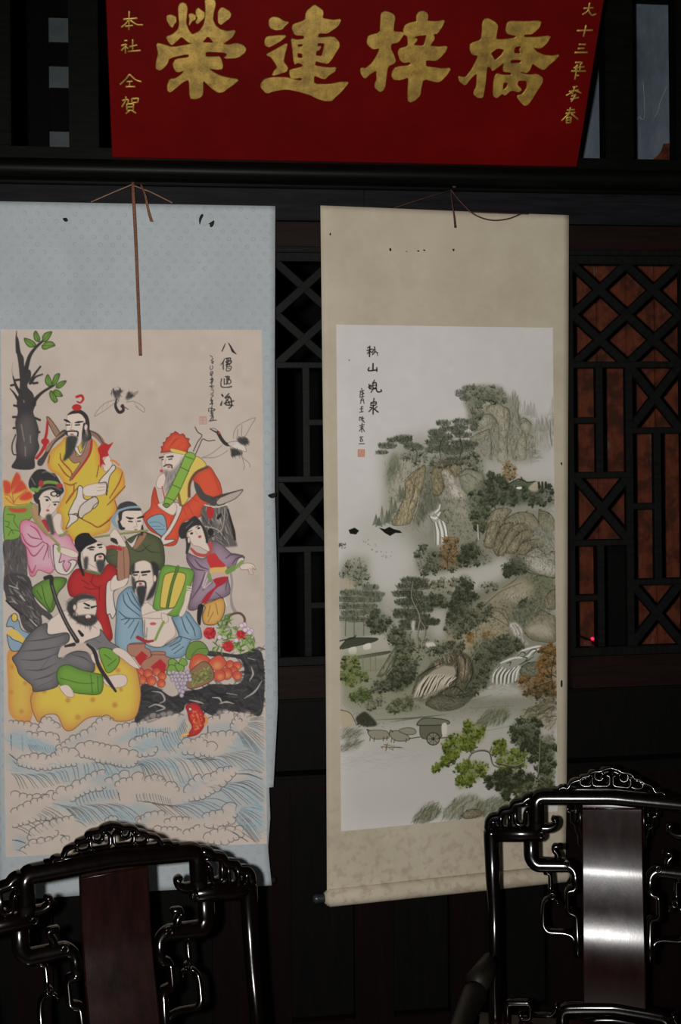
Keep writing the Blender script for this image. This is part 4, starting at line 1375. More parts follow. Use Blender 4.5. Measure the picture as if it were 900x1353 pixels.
# --- black rock
RK = N("160,490 250,510 330,560 400,530 480,520 560,490 720,480 720,350 540,330 550,300 700,320 840,310 845,640 760,655 640,640 590,670 540,660 420,600 380,650 210,690 120,705 150,600")
f(RK, (46, 45, 47), 0.98)
cl.hatch(RK, 150, 22, 15, 3.0, [(32, 31, 33), (66, 63, 64), (40, 39, 41)], 0.6, 0.6)
for s in ("220,530 270,540 290,580 260,600", "200,620 240,605 290,625 240,645", "560,565 600,570 615,600", "740,570 800,530 840,470", "780,390 790,430 770,470", "430,580 480,590 510,600", "760,340 800,350", "600,600 640,590 680,600", "640,540 700,550"):
    L(N(s), [.8, 2.6, .8], (160, 150, 142), .85)
# --- fruit, jars, basket
f(N("430,260 490,245 530,280 535,320 480,350 410,340"), (92, 122, 54), 1, out=(.7, INK)); L(N("440,330 480,290 530,285"), .8, (56, 76, 36))
for s in ("90,260 175,255 180,280 210,300 200,350 110,330 80,300", "160,400 165,360 215,330 215,305 290,305 295,330 330,350 300,410 200,420"):
    f(N(s), (148, 100, 82), 1, out=(.8, (80, 52, 44)))
L(N("92,262 176,260"), .8, (80, 52, 44)); L(N("215,322 293,322"), .8, (80, 52, 44))
f(N("120,340 160,300 195,330 150,385"), (158, 36, 38), 1, False); f(N("210,390 265,345 300,380 290,430 240,420"), (158, 36, 38), 1, False)
for x, y, r in ((150, 420, 24), (195, 430, 26), (245, 420, 24), (160, 465, 26), (215, 470, 28), (275, 445, 24), (270, 485, 24), (135, 440, 20), (660, 380, 26), (700, 385, 24), (680, 415, 26), (640, 430, 34), (600, 440, 34), (700, 440, 26)):
    c = N([(x, y)])[0]
    E(c, r / 4.286, r / 4.286, (174, 66, 52), 1, out=(.7, (120, 40, 34))); E(c + np.array([1.2, 1.8]), r / 8, r / 9, (188, 140, 70), .7, blur=1.4)
for s in ("430,400 450,330 500,320 545,350 540,400 470,420", "540,360 600,325 640,370 600,410 550,400"):
    f(N(s), (176, 70, 52), 1, out=(.8, (120, 40, 34))); f(N(s) * 0.5 + N(s).mean(0) * 0.5 + np.array([0, 3]), (190, 150, 84), .8, blur=3)
f(N("430,420 510,360 560,400 565,460 500,500 430,515 405,480"), (122, 92, 66), 1, out=(.8, (60, 44, 34))); cl.dots(N("440,440 550,390 540,460 440,500"), 60, 3.2, [(84, 104, 46), (70, 90, 40), (120, 140, 66)], .9)
for s in ("310,360 340,345 370,380 330,420", "380,345 410,350 415,380 370,390", "320,380 300,430 340,440 370,400", "350,370 400,390 390,420 360,410"):
    f(N(s), (104, 140, 58), 1, out=(.8, (48, 70, 32)))
for i in range(38):
    r_ = i // 6
    x = 320 + (i % 6) * 20 + r_ * 7 + RNG.uniform(-4, 4); y = 425 + r_ * 21 + RNG.uniform(-4, 4)
    if r_ < 3 or 330 + r_ * 5 < x < 420 - r_ * 2:
        E(N([(x, y)])[0], 2.7, 2.7, (158, 146, 156), 1, out=(.6, (96, 84, 96)))
L(N("640,150 660,100 710,85 740,110 742,150"), 3.4, (104, 76, 66)); L(N("640,150 660,100 710,85 740,110 742,150"), .8, (60, 44, 40))
cl.hatch(N("590,140 640,100 680,150 790,230 790,300 680,300 560,300 600,220"), 120, 11, -50, 2.4, [(84, 116, 50), (60, 88, 40), (120, 148, 76)], .9, .8)
for x, y, r in ((545, 200, 36), (720, 205, 24), (650, 275, 32)):
    c = N([(x, y)])[0]
    E(c, r / 4.286, r / 4.5, (160, 34, 40)); cl.dots(np.array([c + [a, b] for a, b in ((-6, -6), (6, -6), (6, 6), (-6, 6))]), 16, 3, [(110, 22, 28), (186, 60, 60)], .8)
for x, y in ((740, 150), (760, 175), (780, 185), (745, 180), (725, 155), (600, 222), (695, 240), (770, 195)):
    E(N([(x, y)])[0], 3.2, 3.0, (186, 166, 176), 1, out=(.6, (120, 96, 112)))
# --- the fish is painted with the waves below

# --- gourd raft and bearded figure with a staff
f(K("45,470 90,440 200,520 200,680 190,850 150,880 60,820 50,640"), (182, 154, 62), 1, inner=((176, 112, 58), .8, 10))
GD = K("200,690 330,560 560,520 700,480 800,540 830,640 835,740 800,850 700,870 620,840 520,850 430,920 380,910 340,830 270,830 230,870 190,780")
f(GD, (186, 160, 58), 1, inner=((172, 112, 60), .85, 9), out=(.9, (110, 74, 46)))
for x, y, r in ((405, 742, 15), (552, 740, 15), (683, 772, 17), (463, 843, 16), (702, 565, 15), (265, 688, 13), (72, 542, 14), (152, 640, 13), (68, 692, 13), (130, 806, 14), (720, 680, 12)):
    E(K([(x, y)])[0], r / 4.5, r / 4.5, (166, 116, 52), .9, blur=.8)
for s in ("40,300 70,235 110,265 130,320 180,350 150,400 80,310", "45,350 80,380 130,400 150,430 90,450 60,430"):
    f(K(s), (112, 134, 150), 1, out=(.8, INK))
f(K("40,340 90,320 160,390 140,400 80,370"), (184, 156, 70)); E(K("88,250")[0], 4, 5.5, (184, 156, 70), 1, out=(.8, INK))
f(K("280,290 330,240 400,210 560,250 610,320 600,400 480,440 400,420 330,380 285,350"), SKIN, 1, out=(.6, SKL))
GRY = (100, 97, 98)
f(K("75,490 110,455 160,370 220,310 280,285 290,350 400,340 410,390 360,430 350,490 450,450 540,470 560,570 470,560 400,540 345,600 340,660 210,690 190,650 120,590 100,540"), GRY, 1, inner=((62, 60, 60), .6, 6), out=(.9, (46, 44, 44)))
f(K("500,400 590,360 600,320 650,390 710,430 680,440 600,430 560,450"), GRY, 1, out=(.8, (46, 44, 44)))
for s in ("160,390 260,380 390,350", "130,450 250,440 360,420", "120,500 240,500 350,460", "150,560 250,560 340,520", "200,620 280,600 340,570", "230,660 320,620", "430,470 500,490 540,520", "560,380 600,400", "240,560 300,480"):
    L(K(s), [.6, 2.2, .6], (60, 58, 60), .75)
f(K("345,560 400,530 480,560 560,580 610,600 600,700 500,705 430,690 350,640"), (96, 136, 50), 1, out=(.9, (46, 68, 30)), inner=((64, 96, 36), .6, 5))
f(K("590,440 650,435 710,490 690,550 640,580 610,520"), (96, 136, 50), 1, out=(.9, (46, 68, 30)))
for s in ("360,610 480,640 560,640", "540,590 550,700", "580,600 585,690", "620,470 660,500", "640,540 690,500"): L(K(s), 1, (54, 80, 34), .85)
f(K("360,430 400,410 500,400 580,450 590,520 550,490 500,440 420,450 370,490"), (168, 150, 138), 1, blur=.8)
f(K("355,660 400,650 430,680 440,720 400,720 370,690"), SKIN, 1, out=(.7, SKL)); f(K("620,610 700,590 750,600 750,650 690,670 630,650"), SKIN, 1, out=(.7, SKL))
f(K("700,430 760,460 830,550 790,545 720,490 670,450"), SKIN, 1, out=(.7, SKL)); f(K("540,470 580,470 600,520 560,520"), SKIN, 1, out=(.6, SKL))
L(K("270,15 305,10 310,60 345,170 400,290 460,390"), [5, 5.5, 5, 5, 5, 6], (44, 42, 42)); L(K("310,60 345,170 400,290 455,380"), 1.2, (110, 104, 100), .8)
L(K("520,410 560,450 590,540 640,620 688,690"), [3, 5, 5, 5, 3], (44, 42, 42)); L(K("390,420 440,410"), [3, 5], (44, 42, 42)); L(K("470,330 490,355"), [3, 4.5], (36, 35, 35))
f(K("440,140 500,110 560,130 575,190 560,250 520,270 460,230 435,190"), SKIN, 1, out=(.6, SKL))
f(K("400,180 440,130 500,108 560,125 565,150 520,140 465,155 450,210 440,240 490,235 560,235 580,270 540,300 480,290 420,240"), (50, 48, 48), .96, blur=.8)
cl.hatch(K("390,160 440,150 470,280 560,300 520,310 420,250"), 50, 9, 110, .8, INK, .7, .9)
L(K("500,165 530,180"), [1.6, 3], INK); L(K("545,190 575,182"), [3, 1.6], INK); L(K("505,192 530,196"), 1.8, INK); E(K("525,245")[0], 3.6, 2.6, SKIN); E(K("527,255")[0], 1.6, 1.2, (150, 60, 55)); E(K("445,190")[0], 2, 3.6, SKIN, 1, out=(.6, SKL)); L(K("470,160 560,140"), 1.0, (120, 112, 106))

# --- waves
BLU = (116, 140, 150)
for s in ("60,180 160,170 340,270 350,300 170,290 70,250", "60,300 200,400 300,400 480,370 700,360 860,400 700,500 480,480 250,470 70,400", "340,600 470,580 560,520 720,520 700,600 460,640", "320,620 420,650 700,640 900,640 900,760 600,730 520,760 470,700", "90,830 160,820 160,900 90,930", "230,700 350,700 330,760", "370,270 480,190 580,150 600,180 460,250", "700,240 880,130 900,180 800,240"):
    f(O1(s), BLU, 0.46, blur=4)
for s in ("0,160 160,150 240,180 280,80 320,110 250,280 140,300 0,320", "440,150 590,120 620,170 500,190", "260,290 380,310 500,330 600,280 650,180 800,320 790,420 600,400 470,400 200,330 0,360 0,420 200,420 400,500 300,560", "300,620 420,600 560,500 800,450 790,640 600,640 420,720 240,660", "620,680 790,640 780,780", "0,640 200,680 120,700"):
    f(O2(s), BLU, 0.46, blur=4)
LN = (52, 54, 58)


def arcs(c, u, r):
    """scalloped cloud edge along a polyline (photograph pixels)"""
    P = catmull(c, 8)
    d = np.r_[0, np.cumsum(np.hypot(*np.diff(P, axis=0).T))]
    k_, pos = [], [0.0]
    while pos[-1] < d[-1] - r * .6:
        pos.append(pos[-1] + r * RNG.uniform(1.0, 1.9))
    pos[-1] = d[-1]
    q = np.stack([np.interp(pos, d, P[:, k]) for k in (0, 1)], 1)
    for a, b in zip(q[:-1], q[1:]):
        m, t_ = (a + b) / 2, (b - a)
        nn = np.array([t_[1], -t_[0]]) * u
        k = RNG.uniform(0.7, 1.15)
        S = np.array([a, a + nn * 0.36 * k - t_ * 0.03, m + nn * 0.60 * k, b + nn * 0.36 * k + t_ * 0.03, b - nn * .10 - t_ * RNG.uniform(.0, .2)])
        f(np.vstack([S, m - nn * 0.4]), (166, 152, 142), 0.6, blur=0.8)
        L(S, [0.45, 0.95, 0.5], LN, 0.85)


def combs(c, n_, dx, dy, w=0.8):
    n_ = int(n_ * 1.4)
    P = catmull(c, 6)
    i = np.linspace(0, len(P) - 1, n_).astype(int)
    for p in P[i]:
        k = RNG.uniform(.7, 1.2)
        L([p, p + np.array([dx * .4, dy * .55]) * k, p + np.array([dx, dy]) * k], [w, w * .6], (70, 84, 94), 0.8)


combs(O1("70,190 140,190"), 8, 1, 20); combs(O1("180,250 250,260 350,280"), 12, 5, 10); combs(O1("470,590 600,550 730,540"), 16, 4, 11); combs(O1("740,560 900,560"), 12, 2, 9)
combs(O2("0,150 120,160 210,150"), 14, 1, 11); combs(O2("150,200 250,170 300,100"), 14, 12, 22); combs(O2("450,140 590,150"), 12, -1, 14); combs(O2("0,570 120,570 210,600"), 12, 3, 10)


def swell(fr, to, n_, bow, w=0.8, col=None):
    """family of swell lines between two guide curves"""
    a, b = catmull(fr, 8), catmull(to, 8)
    for t_ in np.linspace(0, 1, int(n_ * 1.7)):
        p = a[int(t_ * (len(a) - 1))]
        q_ = b[int(t_ * (len(b) - 1))]
        m = (p + q_) / 2 + np.array([0, -bow]) * RNG.uniform(.8, 1.2)
        L([p, m, q_], [w * .5, w, w * .6], col or (54, 62, 70), 0.85)


swell(O1("70,430 180,435 350,420 540,370 640,365"), O1("130,530 300,520 400,490 560,460 760,440"), 14, 5)
swell(O1("330,620 450,640 560,630 720,625"), O1("480,720 580,750 720,720 900,730"), 11, 5)
swell(O1("60,310 80,350"), O1("110,350 120,390"), 3, 0)
swell(O1("90,770 230,690 290,640"), O1("200,830 330,770 420,720"), 7, 2)
swell(O1("80,850 100,910"), O1("160,870 170,940"), 5, 1)
swell(O1("380,820 470,730"), O1("420,850 540,770"), 6, 2)
swell(O2("0,390 20,355 200,340 330,345 420,370"), O2("60,480 160,490 300,500 470,440 600,400"), 13, 8)
swell(O2("500,330 560,310 640,300"), O2("600,390 790,430 790,330"), 6, 4, col=(90, 78, 72))
swell(O2("640,190 660,165 700,130 720,80"), O2("680,270 790,310 795,150 795,60"), 12, 1)
swell(O2("620,440 640,420"), O2("790,470 790,430"), 4, 3)
swell(O2("450,520 540,500 640,490"), O2("640,640 790,610 790,530"), 7, 6)
swell(O2("0,610 200,640 400,600"), O2("200,700 400,720 620,650"), 8, 6)
swell(O2("600,710 640,680 660,650"), O2("740,860 780,840 785,660"), 8, 2)
swell(O2("500,760 560,750"), O2("700,860 760,870"), 3, 2)
for P_ in (O1("70,180 340,260 340,300 70,260"), O1("70,400 500,370 860,400 700,500 250,480"), O1("340,620 900,640 900,750 480,720"), O2("0,150 250,180 300,110 240,290 0,320"), O2("0,350 300,330 600,400 300,540"), O2("600,200 790,100 790,420 620,420"), O2("300,620 560,500 790,470 790,640 420,710"), O2("610,690 785,640 780,850")):
    cl.hatch(P_, 60, 16, 20, 2.0, [(106, 136, 148), (124, 150, 160)], .4, .35)
for s, u, r in (("120,370 150,330 300,340 400,290 480,330", 1, 6), ("120,375 250,400 350,390 480,370", -1, 4), ("360,290 420,240 600,160", 1, 6), ("480,290 560,250 660,270 770,310 860,330", 1, 7), ("500,310 620,350 800,390 860,360", -1, 4),
                ("580,150 640,100 710,100", 1, 6), ("690,200 760,150 860,140 900,120", 1, 6), ("820,270 850,220 900,220", 1, 6), ("240,170 290,90 370,150", 1, 5), ("60,110 160,130 240,150", 1, 5), ("170,180 260,200 330,190 370,240", 1, 6),
                ("350,600 360,560 470,520 580,450 660,430", 1, 7), ("440,600 560,540 660,520", -1, 5), ("660,490 740,470 810,450", 1, 6), ("730,520 760,490 900,470", 1, 7), ("70,570 150,580 250,590 340,560", 1, 6), ("75,680 150,640 250,600 310,580", 1, 6), ("80,760 220,720 350,700", -1, 5),
                ("190,850 210,790 320,750 470,710", 1, 6), ("200,860 330,830 350,790", -1, 5), ("130,920 200,880 330,850", 1, 6), ("390,870 440,850", 1, 5), ("660,740 700,710 740,740", 1, 4), ("850,740 900,720", 1, 5)):
    arcs(O1(s), u, r)
for s, u, r in (("30,130 80,90 200,70 270,80", 1, 5), ("0,230 60,210 130,200 200,190", 1, 6), ("10,320 110,310 120,270", -1, 5), ("270,280 300,250 410,230 440,270 500,290", 1, 6), ("290,300 380,310 490,330", -1, 5), ("400,220 460,200 560,200 640,190", 1, 6),
                ("450,120 540,50 620,80 660,110", 1, 5), ("600,150 640,80 740,70", 1, 5), ("60,490 120,460 180,490", 1, 5), ("190,520 230,500 260,550", 1, 8), ("310,560 350,500 410,460", 1, 7), ("420,480 500,440 600,400", 1, 7), ("330,600 440,570 520,510 620,430", -1, 6),
                ("420,720 480,690 560,680 630,660", 1, 8), ("430,750 540,760 630,690", -1, 7), ("10,750 70,700 180,700", 1, 5), ("180,750 240,730 330,730", 1, 6), ("110,800 200,790 280,800", 1, 6), ("300,820 400,770", 1, 6), ("430,850 480,810 580,790 670,790", 1, 7), ("450,860 560,860 670,810", -1, 6)):
    arcs(O2(s), u, r)
# --- fish
f(O2("310,20 330,0 380,0 410,40 430,90 420,150 380,195 320,205 350,150 330,100 320,50"), (172, 42, 40), 1, out=(.8, (110, 26, 28)), inner=((130, 28, 30), .6, 4))
cl.dots(O2("340,60 400,50 410,130 370,170"), 40, 2.6, [(196, 110, 70), (190, 140, 60)], .7); E(O2("338,35")[0], 2.2, 2.2, WHT, 1, out=(.7, INK)); L(O2("320,190 290,200 280,220"), [4, 3, 1], (190, 150, 70)); L(O2("430,80 445,100 430,130"), 3, (186, 120, 60)); L(O2("310,110 330,140 320,170"), 2, (184, 150, 110))

# --- inscription and seal
TX = ZP(255, 440, 729 / 70)
for s, w in (("445,145 425,195 400,250", [.8, 1.6, 1.3]), ("490,138 520,190 550,250 595,288", [1, 2.2, 3.2, 1]),
             ("435,355 415,400 380,440", [1, 1.6, .8]), ("415,400 418,500", 1.4), ("450,350 515,345 510,375", 1.4), ("470,350 465,470", 1.4), ("490,360 480,440", 1.2), ("450,400 530,385 500,440", 1.4), ("450,440 530,410", 1.2), ("465,470 525,460 510,515 460,520 465,470", 1.1), ("480,490 510,490", .9),
             ("395,630 385,690 395,740 460,748 530,738", [1.4, 1.2, 1.4, 1.4, 1.8]), ("430,630 430,710", 1.3), ("445,600 500,600 490,650", 1.2), ("465,610 465,700 450,700", 1.3), ("490,620 525,670 500,700 470,690", 1.2), ("480,600 480,690", 1.0),
             ("400,850 412,870", 2.2), ("385,990 400,940", [2.4, 1.2]), ("440,890 495,835 450,880", 1.5), ("450,900 500,870 470,930", 1.5), ("430,970 560,935", 1.5), ("480,880 520,900 530,1000 495,1035", [1.5, 1.6, 1.8, 1.6]), ("465,920 450,985 550,995", 1.6), ("490,940 500,975", 1.6)):
    L(TX(s), w, (34, 32, 32))
for s, w in (("235,310 270,330", .8), ("265,345 275,360 250,375", .9), ("255,385 285,395 255,410 275,420", 1.0), ("240,450 235,490 250,510", .8), ("265,450 275,470 260,500", .9), ("240,540 270,530 270,560 240,580 265,590", 1.1), ("235,560 270,555", 1.0), ("260,610 255,690", 1.3), ("240,640 275,630 265,680 240,690", 1.2), ("230,735 285,730", 1.1), ("260,705 255,750 275,755", 1.1), ("250,780 280,785 275,830 250,830", .8), ("245,850 280,860 250,890", .9), ("240,930 270,925 260,960", 1.2), ("235,980 270,965 265,990", 1.3), ("250,900 260,970", 1.2),
             ("215,1040 215,1080", 1.0), ("230,1035 300,1050 290,1065", 1.1), ("260,1010 255,1120", 1.2), ("235,1075 290,1070", 1.1), ("240,1100 275,1095 265,1130 240,1140", 1.1), ("275,1130 240,1200", 1.2), ("280,1150 275,1195", 1.2), ("225,1210 325,1198", [1.3, 1.0])):
    L(TX(s), w, (40, 38, 38), .95)
f(TX("90,1150 185,1150 190,1250 95,1255"), (160, 112, 100), .35, False)
for s in ("90,1150 185,1150 190,1250 95,1255 90,1150", "135,1160 135,1245", "105,1200 180,1200", "105,1165 175,1165"): L(TX(s), .8, (150, 96, 86), .6, sm=False)

g_ = cl.img.mean(2, keepdims=True)
cl.img[:] = g_ + (cl.img - g_) * 0.90
cl.build('painting', surf_l, M['painting'], SL.root, 0.0009)

# stains, tack holes and loose threads on the silk
for s in ("83,289 88,288 90,292 86,293", "263,289 266,283 269,284 266,291 264,297", "275,296 283,291 282,298 278,300 277,296", "354,654 364,651 363,657 358,658"):
    stain(SL, pts(s), surf_l)
# cord, nail and ribbons
def at_l(p, y):
    a = on_plane([p], (0, y, 0), (0, 1, 0))[0] - SL.o
    return (a[0], a[1], a[2])


cordp = [at_l((120, 267), -0.102), at_l((150, 254), -0.092), at_l((174, 244), -0.088), at_l((200, 254), -0.092), at_l((228, 268), -0.102)]
MB().add(tube3(np.array(cordp), 0.0016, 6)).build('hanging_cord', M['cord'], SL.root)
MB().add(strip(catmull([at_l((175.5, 240), -0.09), at_l((176.5, 262), -0.112), at_l((179, 310), -0.114), at_l((181.5, 370), -0.113), at_l((183.5, 420), -0.114), at_l((185.5, 470), -0.114)], 5), [0.007, 0.0085, 0.008, 0.0075, 0.008])).build('ribbon', M['ribbon'], SL.root)
MB().add(strip(catmull([at_l((186, 243), -0.09), at_l((192, 258), -0.112), at_l((196, 278), -0.114), at_l((200.5, 293), -0.114)], 5), [0.004, 0.006, 0.008])).build('ribbon', M['ribbon'], SL.root)
MB().add(sweep_data([(uL + 0.002, -0.001), ((uL + uR) / 2, -0.001), (uR - 0.002, -0.001)], 0.006, 0.016, None, 10, 0.8, 0.011)).build('top_rod', M['scroll_edge'], SL.root)
MB().add(sweep_data([(uL + 0.012, -SL.v1 + 0.006), (0, -SL.v1 + 0.006), (uR - 0.02, -SL.v1 + 0.006)], 0.022, 0.022, None, 12, 1.0, 0.018)).build('roller', M['roller_wood'], SL.root)


def nail(px, py, y_wall, label):
    x, z = on_y(px, py, y_wall)
    r = tag(empty('nail', (x, y_wall, z)), label, 'nail')
    MB().add(tube3([(0, 0.004, 0), (0, -0.038, 0.003)], 0.0022, 8)).build('shank', M['iron'], r)
    MB().add(tube3([(0, -0.0385, 0.003), (0, -0.042, 0.003)], 0.0055, 10)).build('head', M['iron'], r)


nail(174, 242, -0.055, 'rusty nail in the beam holding the cord of the blue scroll')
# ------------------------------------------------------------------ beige-mounted landscape scroll
SR = Scroll('hanging_scroll', (588, 278), -0.105, math.radians(6.4), 'beige silk scroll painted with a grey mountain landscape and waterfalls')
q = SR.loc([(423, 270), (752, 286), (432, 1192), (748, 1168)])
SR.v0, SR.v1 = float((q[0][1] + q[1][1]) / 2), float((q[2][1] + q[3][1]) / 2)
SR.extra_v = np.array([SR.v0])
rL, rR = float((q[0][0] + q[2][0]) / 2), float((q[1][0] + q[3][0]) / 2)
qe = SR.loc([(423, 270), (427, 600), (430, 900), (432, 1192)])
qf = SR.loc([(752, 286), (751.5, 500), (750, 800), (749, 1040), (748, 1168)])


def surf_r(u, v):
    h = (v - SR.v0) / (SR.v1 - SR.v0)
    y = 0.004 * np.sin(u * 7 + 0.5) + 0.003 * np.sin(v * 4.0) * h
    return u, y, -v


SR.mount(lambda v: np.interp(v, qe[:, 1], qe[:, 0]), lambda v: np.interp(v, qf[:, 1], qf[:, 0]), surf_r, M['beige_silk'])
pc = SR.loc([(444, 428), (733, 434), (450, 1095), (735, 1075)])
cl = Canvas(SR.loc, float((pc[0][0] + pc[2][0]) / 2), float((pc[1][0] + pc[3][0]) / 2), float((pc[0][1] + pc[1][1]) / 2), float((pc[2][1] + pc[3][1]) / 2), 730, (169, 162, 158))
cl.noise(0.006, 70); cl.noise(0.004, 10)
f, L, E = cl.fill, cl.line, cl.ell
R1 = ZP(430, 420, 2.8125); R2 = ZP(430, 690, 2.8125); R3 = ZP(430, 890, 2.8125); R4 = ZP(590, 490, 5.625); R5 = ZP(470, 560, 5.294); R6 = ZP(590, 690, 5.625)
INK, DK, MD, LT = (46, 46, 42), (66, 67, 60), (92, 92, 80), (128, 124, 108)
OCH, TAN, MIST = (146, 124, 94), (150, 138, 114), (164, 158, 150)
f([(450, 1080), (735, 1070), (735, 960), (600, 950), (450, 990)], (152, 147, 138), .6, blur=14)
f([(452, 700), (735, 640), (735, 960), (452, 960)], (140, 137, 124), .55, blur=26)


def c_in(P):
    c = np.mean(P, 0)
    return c + (np.asarray(P, float) - c) * .7 + [0, 1.0]


def leafy(P, n, size=3.0, dark=DK, mid=MD, wash=0.55, sm=True):
    P = np.asarray(P, float)
    f(P, mid, wash * .75, sm=sm, blur=2.5)
    f(c_in(P), dark, wash * .5, sm=sm, blur=3)
    c0 = P.mean(0)
    span = np.ptp(P, axis=0).mean()
    nc = max(int(span / 5.5), 3)
    # clumps: lighter tops, dark undersides, ragged outlines
    Q = catmull(P, 5, True) if sm else P
    cen = []
    for _ in range(nc * 3):
        i = RNG.integers(len(Q)); t_ = math.sqrt(RNG.random())
        cen.append(c0 + (Q[i] - c0) * t_ * 0.98)
    cen = sorted(cen, key=lambda p: p[1])
    per = max(int(n * 3.6 / len(cen)), 8)
    for c in cen:
        r = RNG.uniform(2.2, 4.6)
        for _ in range(per):
            d = RNG.normal(0, .55, 2) * r
            lo = d[1] > 0.1 * r
            col = (dark if RNG.random() < .55 else INK) if lo else (mid if RNG.random() < .5 else dark)
            p = c + d
            L([p, p + RNG.normal(0, size * .28, 2)], size * RNG.uniform(.35, .75), col, RNG.uniform(.6, 1.0), sm=False)
    cl.dots(P, n // 2, size * .7, [dark, mid, INK], .6, .7, sm)


def pine(cx, cy, w, h, dark=DK, a=.8):
    """one needle clump (px): cloud-shaped, dark below"""
    cx, cy = cx + RNG.normal(0, 1.2), cy + RNG.normal(0, .8)
    h = h * 1.35
    k_ = max(int(w / 5), 2)
    for i in range(k_):
        t_ = (i + .5) / k_ * 2 - 1
        E((cx + t_ * w * .42, cy - (1 - t_ * t_) * h * .22), w / k_ * .75, h * .42, dark, a * .6, blur=.8)
    for _ in range(int(w * 2.2)):
        t_ = RNG.uniform(-1, 1)
        x = cx + t_ * w / 2
        y = cy + RNG.uniform(-.45, .40) * h * math.sqrt(max(1 - t_ * t_, .05))
        th = RNG.normal(0, .7)
        L([(x, y), (x + math.sin(th) * h * .35, y - math.cos(th) * h * .35)], .8, [dark, INK, MD, dark][RNG.integers(4)], a * .85, sm=False)
    L([(cx - w * .42, cy + h * .22), (cx, cy + h * .30), (cx + w * .42, cy + h * .20)], [.5, 1.4, .5], INK, a * .5)


def rock(P, col=TAN, n=40, ang=70, length=10, dark=DK, out=.9, shade=.55):
    P = np.asarray(P, float)
    f(P, tuple(np.array(col) * .93), .85, blur=1.0, inner=(dark, shade, 4))
    # folded contour strokes stepping in from the crown towards the foot
    Q = catmull(P, 5, True)
    foot = np.array([Q[:, 0].mean(), Q[:, 1].max()])
    top = Q[Q[:, 1] < Q[:, 1].min() + np.ptp(Q[:, 1]) * .75]
    ordr = np.argsort(np.arctan2(top[:, 1] - foot[1], top[:, 0] - foot[0]))
    top = top[ordr]
    for k in (.86, .72, .58, .45, .32):
        i0 = RNG.integers(0, max(len(top) // 3, 1)); i1 = len(top) - RNG.integers(0, max(len(top) // 3, 1))
        seg = top[i0:i1]
        if len(seg) > 3:
            w_ = foot + (seg - foot) * k + RNG.normal(0, .8, seg.shape)
            L(w_, [.4, 1.1, .4], dark, .45, sm=False)
    cl.hatch(P, int(n * 2.2), length * .8, ang, 1.0, [dark, MD, dark, tuple(np.minimum(np.array(col) * 1.12, 255))], .5, .35)
    cl.dots(P, n, 1.7, [dark, MD], .5)
    if out:
        j = P + RNG.normal(0, .5, P.shape)
        L(np.vstack([j, j[:1]]), [out * .5, out * 1.3, out * .4, out * 1.2, out * .5], INK, .6)
    for p in top[::4]:
        if RNG.random() < .5:
            L([p, p + RNG.normal(0, 1, 2)], 1.6, INK, .7, sm=False)


# --- body of the hills
for P, c_, a_ in (("505,600 560,575 640,590 700,640 733,640 733,800 640,830 560,760 545,720 520,690", (118, 115, 100), .55), ("540,720 640,700 733,690 733,930 660,945 560,950 520,900 560,820", (112, 109, 93), .55),
                  ("452,760 500,770 530,800 560,850 600,830 640,900 560,950 452,945", (116, 114, 98), .5), ("560,800 640,760 733,740 733,900 600,930", (108, 105, 88), .45)):
    f(pts(P), c_, a_, blur=10)
    cl.hatch(pts(P), 260, 9, 75, 1.0, [(92, 90, 76), (110, 106, 90), (138, 132, 114)], .4, .7)
    cl.dots(pts(P), 260, 2.2, [(88, 88, 74), (104, 102, 86)], .4)
# --- topmost cliff
PK = R4("130,120 200,112 260,108 400,112 440,160 470,190 520,185 545,230 550,330 600,345 640,380 660,430 660,560 640,680 470,700 330,690 230,640 190,520 200,430 160,400 155,290 130,240 150,180")
f(PK, (126, 122, 106), .85, blur=3)
f(R4("480,400 650,380 800,380 812,600 640,700 480,690"), (136, 131, 116), .6, blur=14)
f(R4("210,270 330,200 340,240 300,280 220,300"), (150, 140, 116), .8, blur=2)
for P, a_ in (("300,265 340,250 400,242 425,265 470,292 475,400 455,500 460,660 380,670 390,500 380,400 345,335 300,300", .85), ("215,440 245,350 300,320 350,335 385,390 330,400 260,440", .8), ("180,500 250,460 320,430 330,470 260,510 190,530", .8), ("540,400 570,370 610,370 635,400 620,480 590,560 590,660 500,660 520,540 560,460", .8)):
    f(R4(P), (154, 144, 122), a_, blur=1.5, inner=(MD, .6, 4))
for P in ("300,265 340,250 400,242 425,265 470,292 475,400 455,500 460,650", "240,345 300,320 350,335 385,390 395,500", "180,500 250,460 330,430", "325,440 340,560 325,660", "540,385 575,350 610,368 640,400", "545,225 535,300 550,400", "210,260 260,215 330,200 340,240 300,285", "160,260 200,330 190,430", "560,460 590,480 600,640", "780,360 775,470 785,560", "800,350 790,400"):
    L(R4(P), [.7, 1.5, .7], (84, 82, 70), .8)
cl.hatch(R4("330,300 460,300 450,640 340,640"), 120, 9, 88, .9, [(96, 94, 82), (116, 110, 94)], .6, .1)
cl.hatch(R4("480,200 550,230 560,600 480,640"), 130, 9, 88, .9, [(92, 91, 80), (112, 108, 92)], .6, .1)
cl.hatch(R4("590,400 660,420 650,640 520,640"), 60, 8, 88, .8, (110, 106, 92), .5, .1)
leafy(R4("130,170 200,115 330,110 420,150 460,200 440,250 330,200 220,240 200,330 160,290"), 190, 2.4, (88, 90, 76), (110, 110, 94), .6)
leafy(R4("180,330 230,290 300,300 250,340 220,420 190,460"), 70, 2.4, (84, 86, 72), (104, 104, 88), .5)
for x, y in ((105, 150), (150, 130), (110, 185), (140, 215)):
    c = R4([(x, y)])[0]; pine(c[0], c[1], 14, 5, (98, 98, 86), .7)
